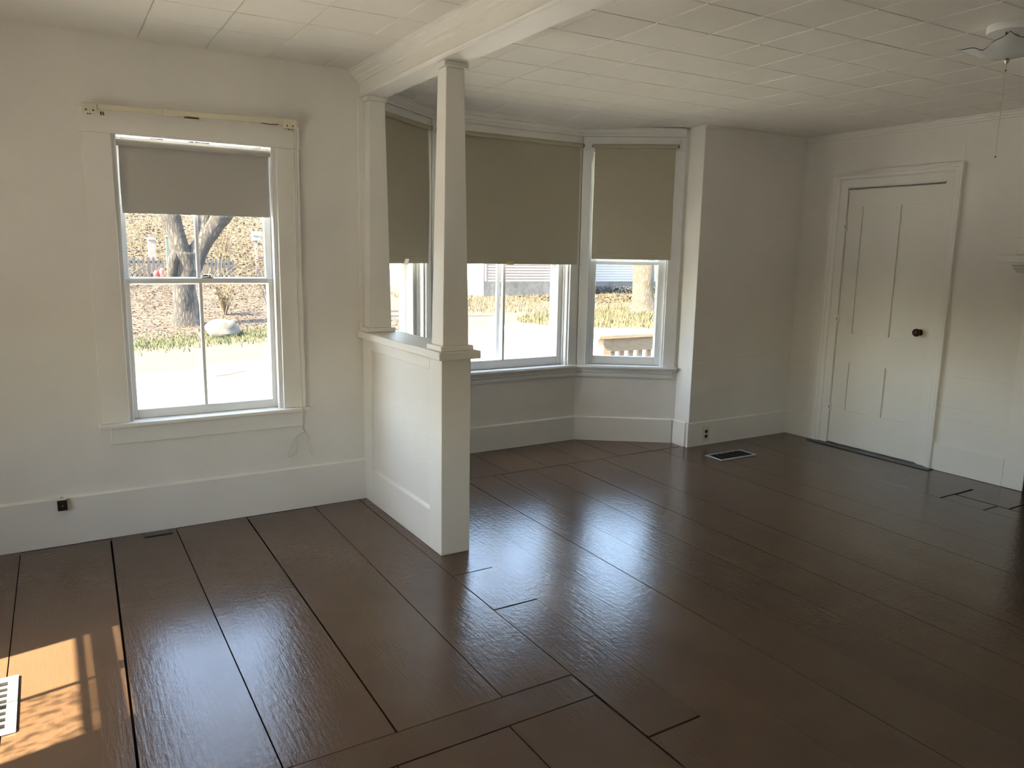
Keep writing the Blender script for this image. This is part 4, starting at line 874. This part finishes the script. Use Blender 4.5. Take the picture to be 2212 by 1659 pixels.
# --- neighbour houses
def clap(x0, x1, y, z0, z1, step, axis='x', out=-1):
    mb = MB(); z = z0; pr_ = [] 
    while z < z1:
        mb.add([(x0, y, z+step), (x1, y, z+step), (x1, y+out*.022, z), (x0, y+out*.022, z), (x0, y, z), (x1, y, z)] if axis == 'x' else [(y, x0, z+step), (y, x1, z+step), (y+out*.022, x1, z), (y+out*.022, x0, z), (y, x0, z), (y, x1, z)], [(0, 1, 2, 3), (3, 2, 5, 4)]); z += step
    return mb
def house(name, label, x0, x1, y0, y1, zf, hgt, mfront, mside, found):
    z0 = gz(x0, y0)-.2; e = thing(name, label, 'house', ((x0+x1)/2, (y0+y1)/2, gz(x0, y0))); b = e.location
    P_ = lambda nme, mb, mat, par=None: obj(nme, mb.shift(b), mat, par or e)
    P_('foundation', MB().box(x0-.03, x1+.03, y0-.03, y1, z0, zf), found); P_('wall_core', MB().box(x0+.02, x1-.02, y0+.02, y1-.02, zf-.02, zf+hgt), mfront)
    f_ = P_('front_siding', clap(x0, x1, y0, zf, zf+hgt-.02, .12), mfront); P_('side_siding', clap(y0, y1, x0, zf, zf+hgt-.02, .12, 'y'), mside)
    P_('corner_board', MB().box(x0-.03, x0+.10, y0-.035, y0, zf, zf+hgt).box(x0-.035, x0, y0-.035, y0+.10, zf, zf+hgt), M['white_sid'])
    for k in range(2):
        wx = x0+(x1-x0)*(.3+.4*k); wn = P_('window', MB().box(wx-.5, wx+.5, y0-.05, y0-.02, zf+1.3, zf+2.7), M['white_sid']); P_('pane', MB().box(wx-.42, wx+.42, y0-.056, y0-.051, zf+1.38, zf+2.62), M['black'], wn)
    ym = (y0+y1)/2
    P_('roof', MB().prism([(y0-.4, zf+hgt-.1), (ym, zf+hgt+2.4), (y1+.4, zf+hgt-.1), (ym, zf+hgt+2.25)], x0-.4, x1+.4, 'x'), M['roof'])
house('neighbour_house', 'pinkish tan clapboard house on a grey stone foundation across the road', 14.29, 19.6, 24.0, 33, .36, 4.6, M['pink_sid'], M['white_sid'], M['stone'])  # side painted white as the sunlit face, front pinkish as less lit
house('neighbour_house', 'pale grey-blue clapboard house behind the pale yard tree', 20.6, 34, 25.0, 34, .30, 4.8, M['blue_sid'], M['blue_sid'], M['stone'])
hd = MB()
for _ in range(6000):
    x = random.uniform(20.3, 30); y = random.gauss(24.5, .10); z = gz(x, y)+random.uniform(0, .34); s_ = random.uniform(.02, .05); a = Vector((random.uniform(-1, 1), random.uniform(-1, 1), random.uniform(-1, 1)))*s_; b = Vector((random.uniform(-1, 1), random.uniform(-1, 1), random.uniform(-1, 1)))*s_; c0 = Vector((x, y, z)); hd.add([c0-a, c0-b, c0+a, c0+b], [(0, 1, 2, 3)])
o = obj('low_hedge', hd, M['hedge'], kind='stuff'); o['label'] = 'low grey hedge along the foot of the grey-blue house'; o['category'] = 'hedge'
def f_lp(): return (random.uniform(15.5, 27), random.uniform(19.8, 23.6), 0, 1)
scatter('leaf_drift', 'brown leaf drift in front of the low hedge', 'leaves', M['leaf'], 3500, f_lp, (.05, .12), .5)
# --- porch railing
pr0 = (3.145, 1.62, -.12); rl = thing('porch_railing', 'weathered wooden porch railing just outside the right bay window', 'railing', pr0)
def rp(name, mb, bv=.003): return obj(name, mb.shift(pr0), M['railwood'], rl, bevel=bv)
rp('post', MB().box(3.095, 3.195, 1.60, 1.70, -.12, .688)); rp('post', MB().box(5.6, 5.70, 1.60, 1.70, -.12, .688)); rp('handrail', MB().box(3.02, 5.78, 1.575, 1.725, .688, .728), .006)
rp('rail_board', MB().box(3.195, 5.60, 1.612, 1.650, .555, .684)); rp('bottom_rail', MB().box(3.195, 5.60, 1.612, 1.650, -.02, .07))
x = 3.235
while x < 5.55: rp('baluster', MB().box(x, x+.052, 1.652, 1.690, .0, .64), .002); x += .121
dk = thing('porch_deck', 'low wooden porch deck under the railing', 'deck', (4.4, 1.0, -.5))
x = 3.0
while x < 5.75: obj('deck_board', MB().box(x, x+.135, .32, 1.76, -.155, -.12).shift((4.4, 1.0, -.5)), M['railwood'], dk); x += .142
obj('deck_frame', MB().box(3.02, 5.75, 1.70, 1.745, -.36, -.156).box(3.02, 5.75, .34, .38, -.36, -.156).shift((4.4, 1.0, -.5)), M['railwood'], dk)
for a in (3.05, 5.6):
    for b in (.36, 1.62): obj('deck_post', MB().box(a, a+.1, b, b+.1, -.55, -.156).shift((4.4, 1.0, -.5)), M['railwood'], dk)
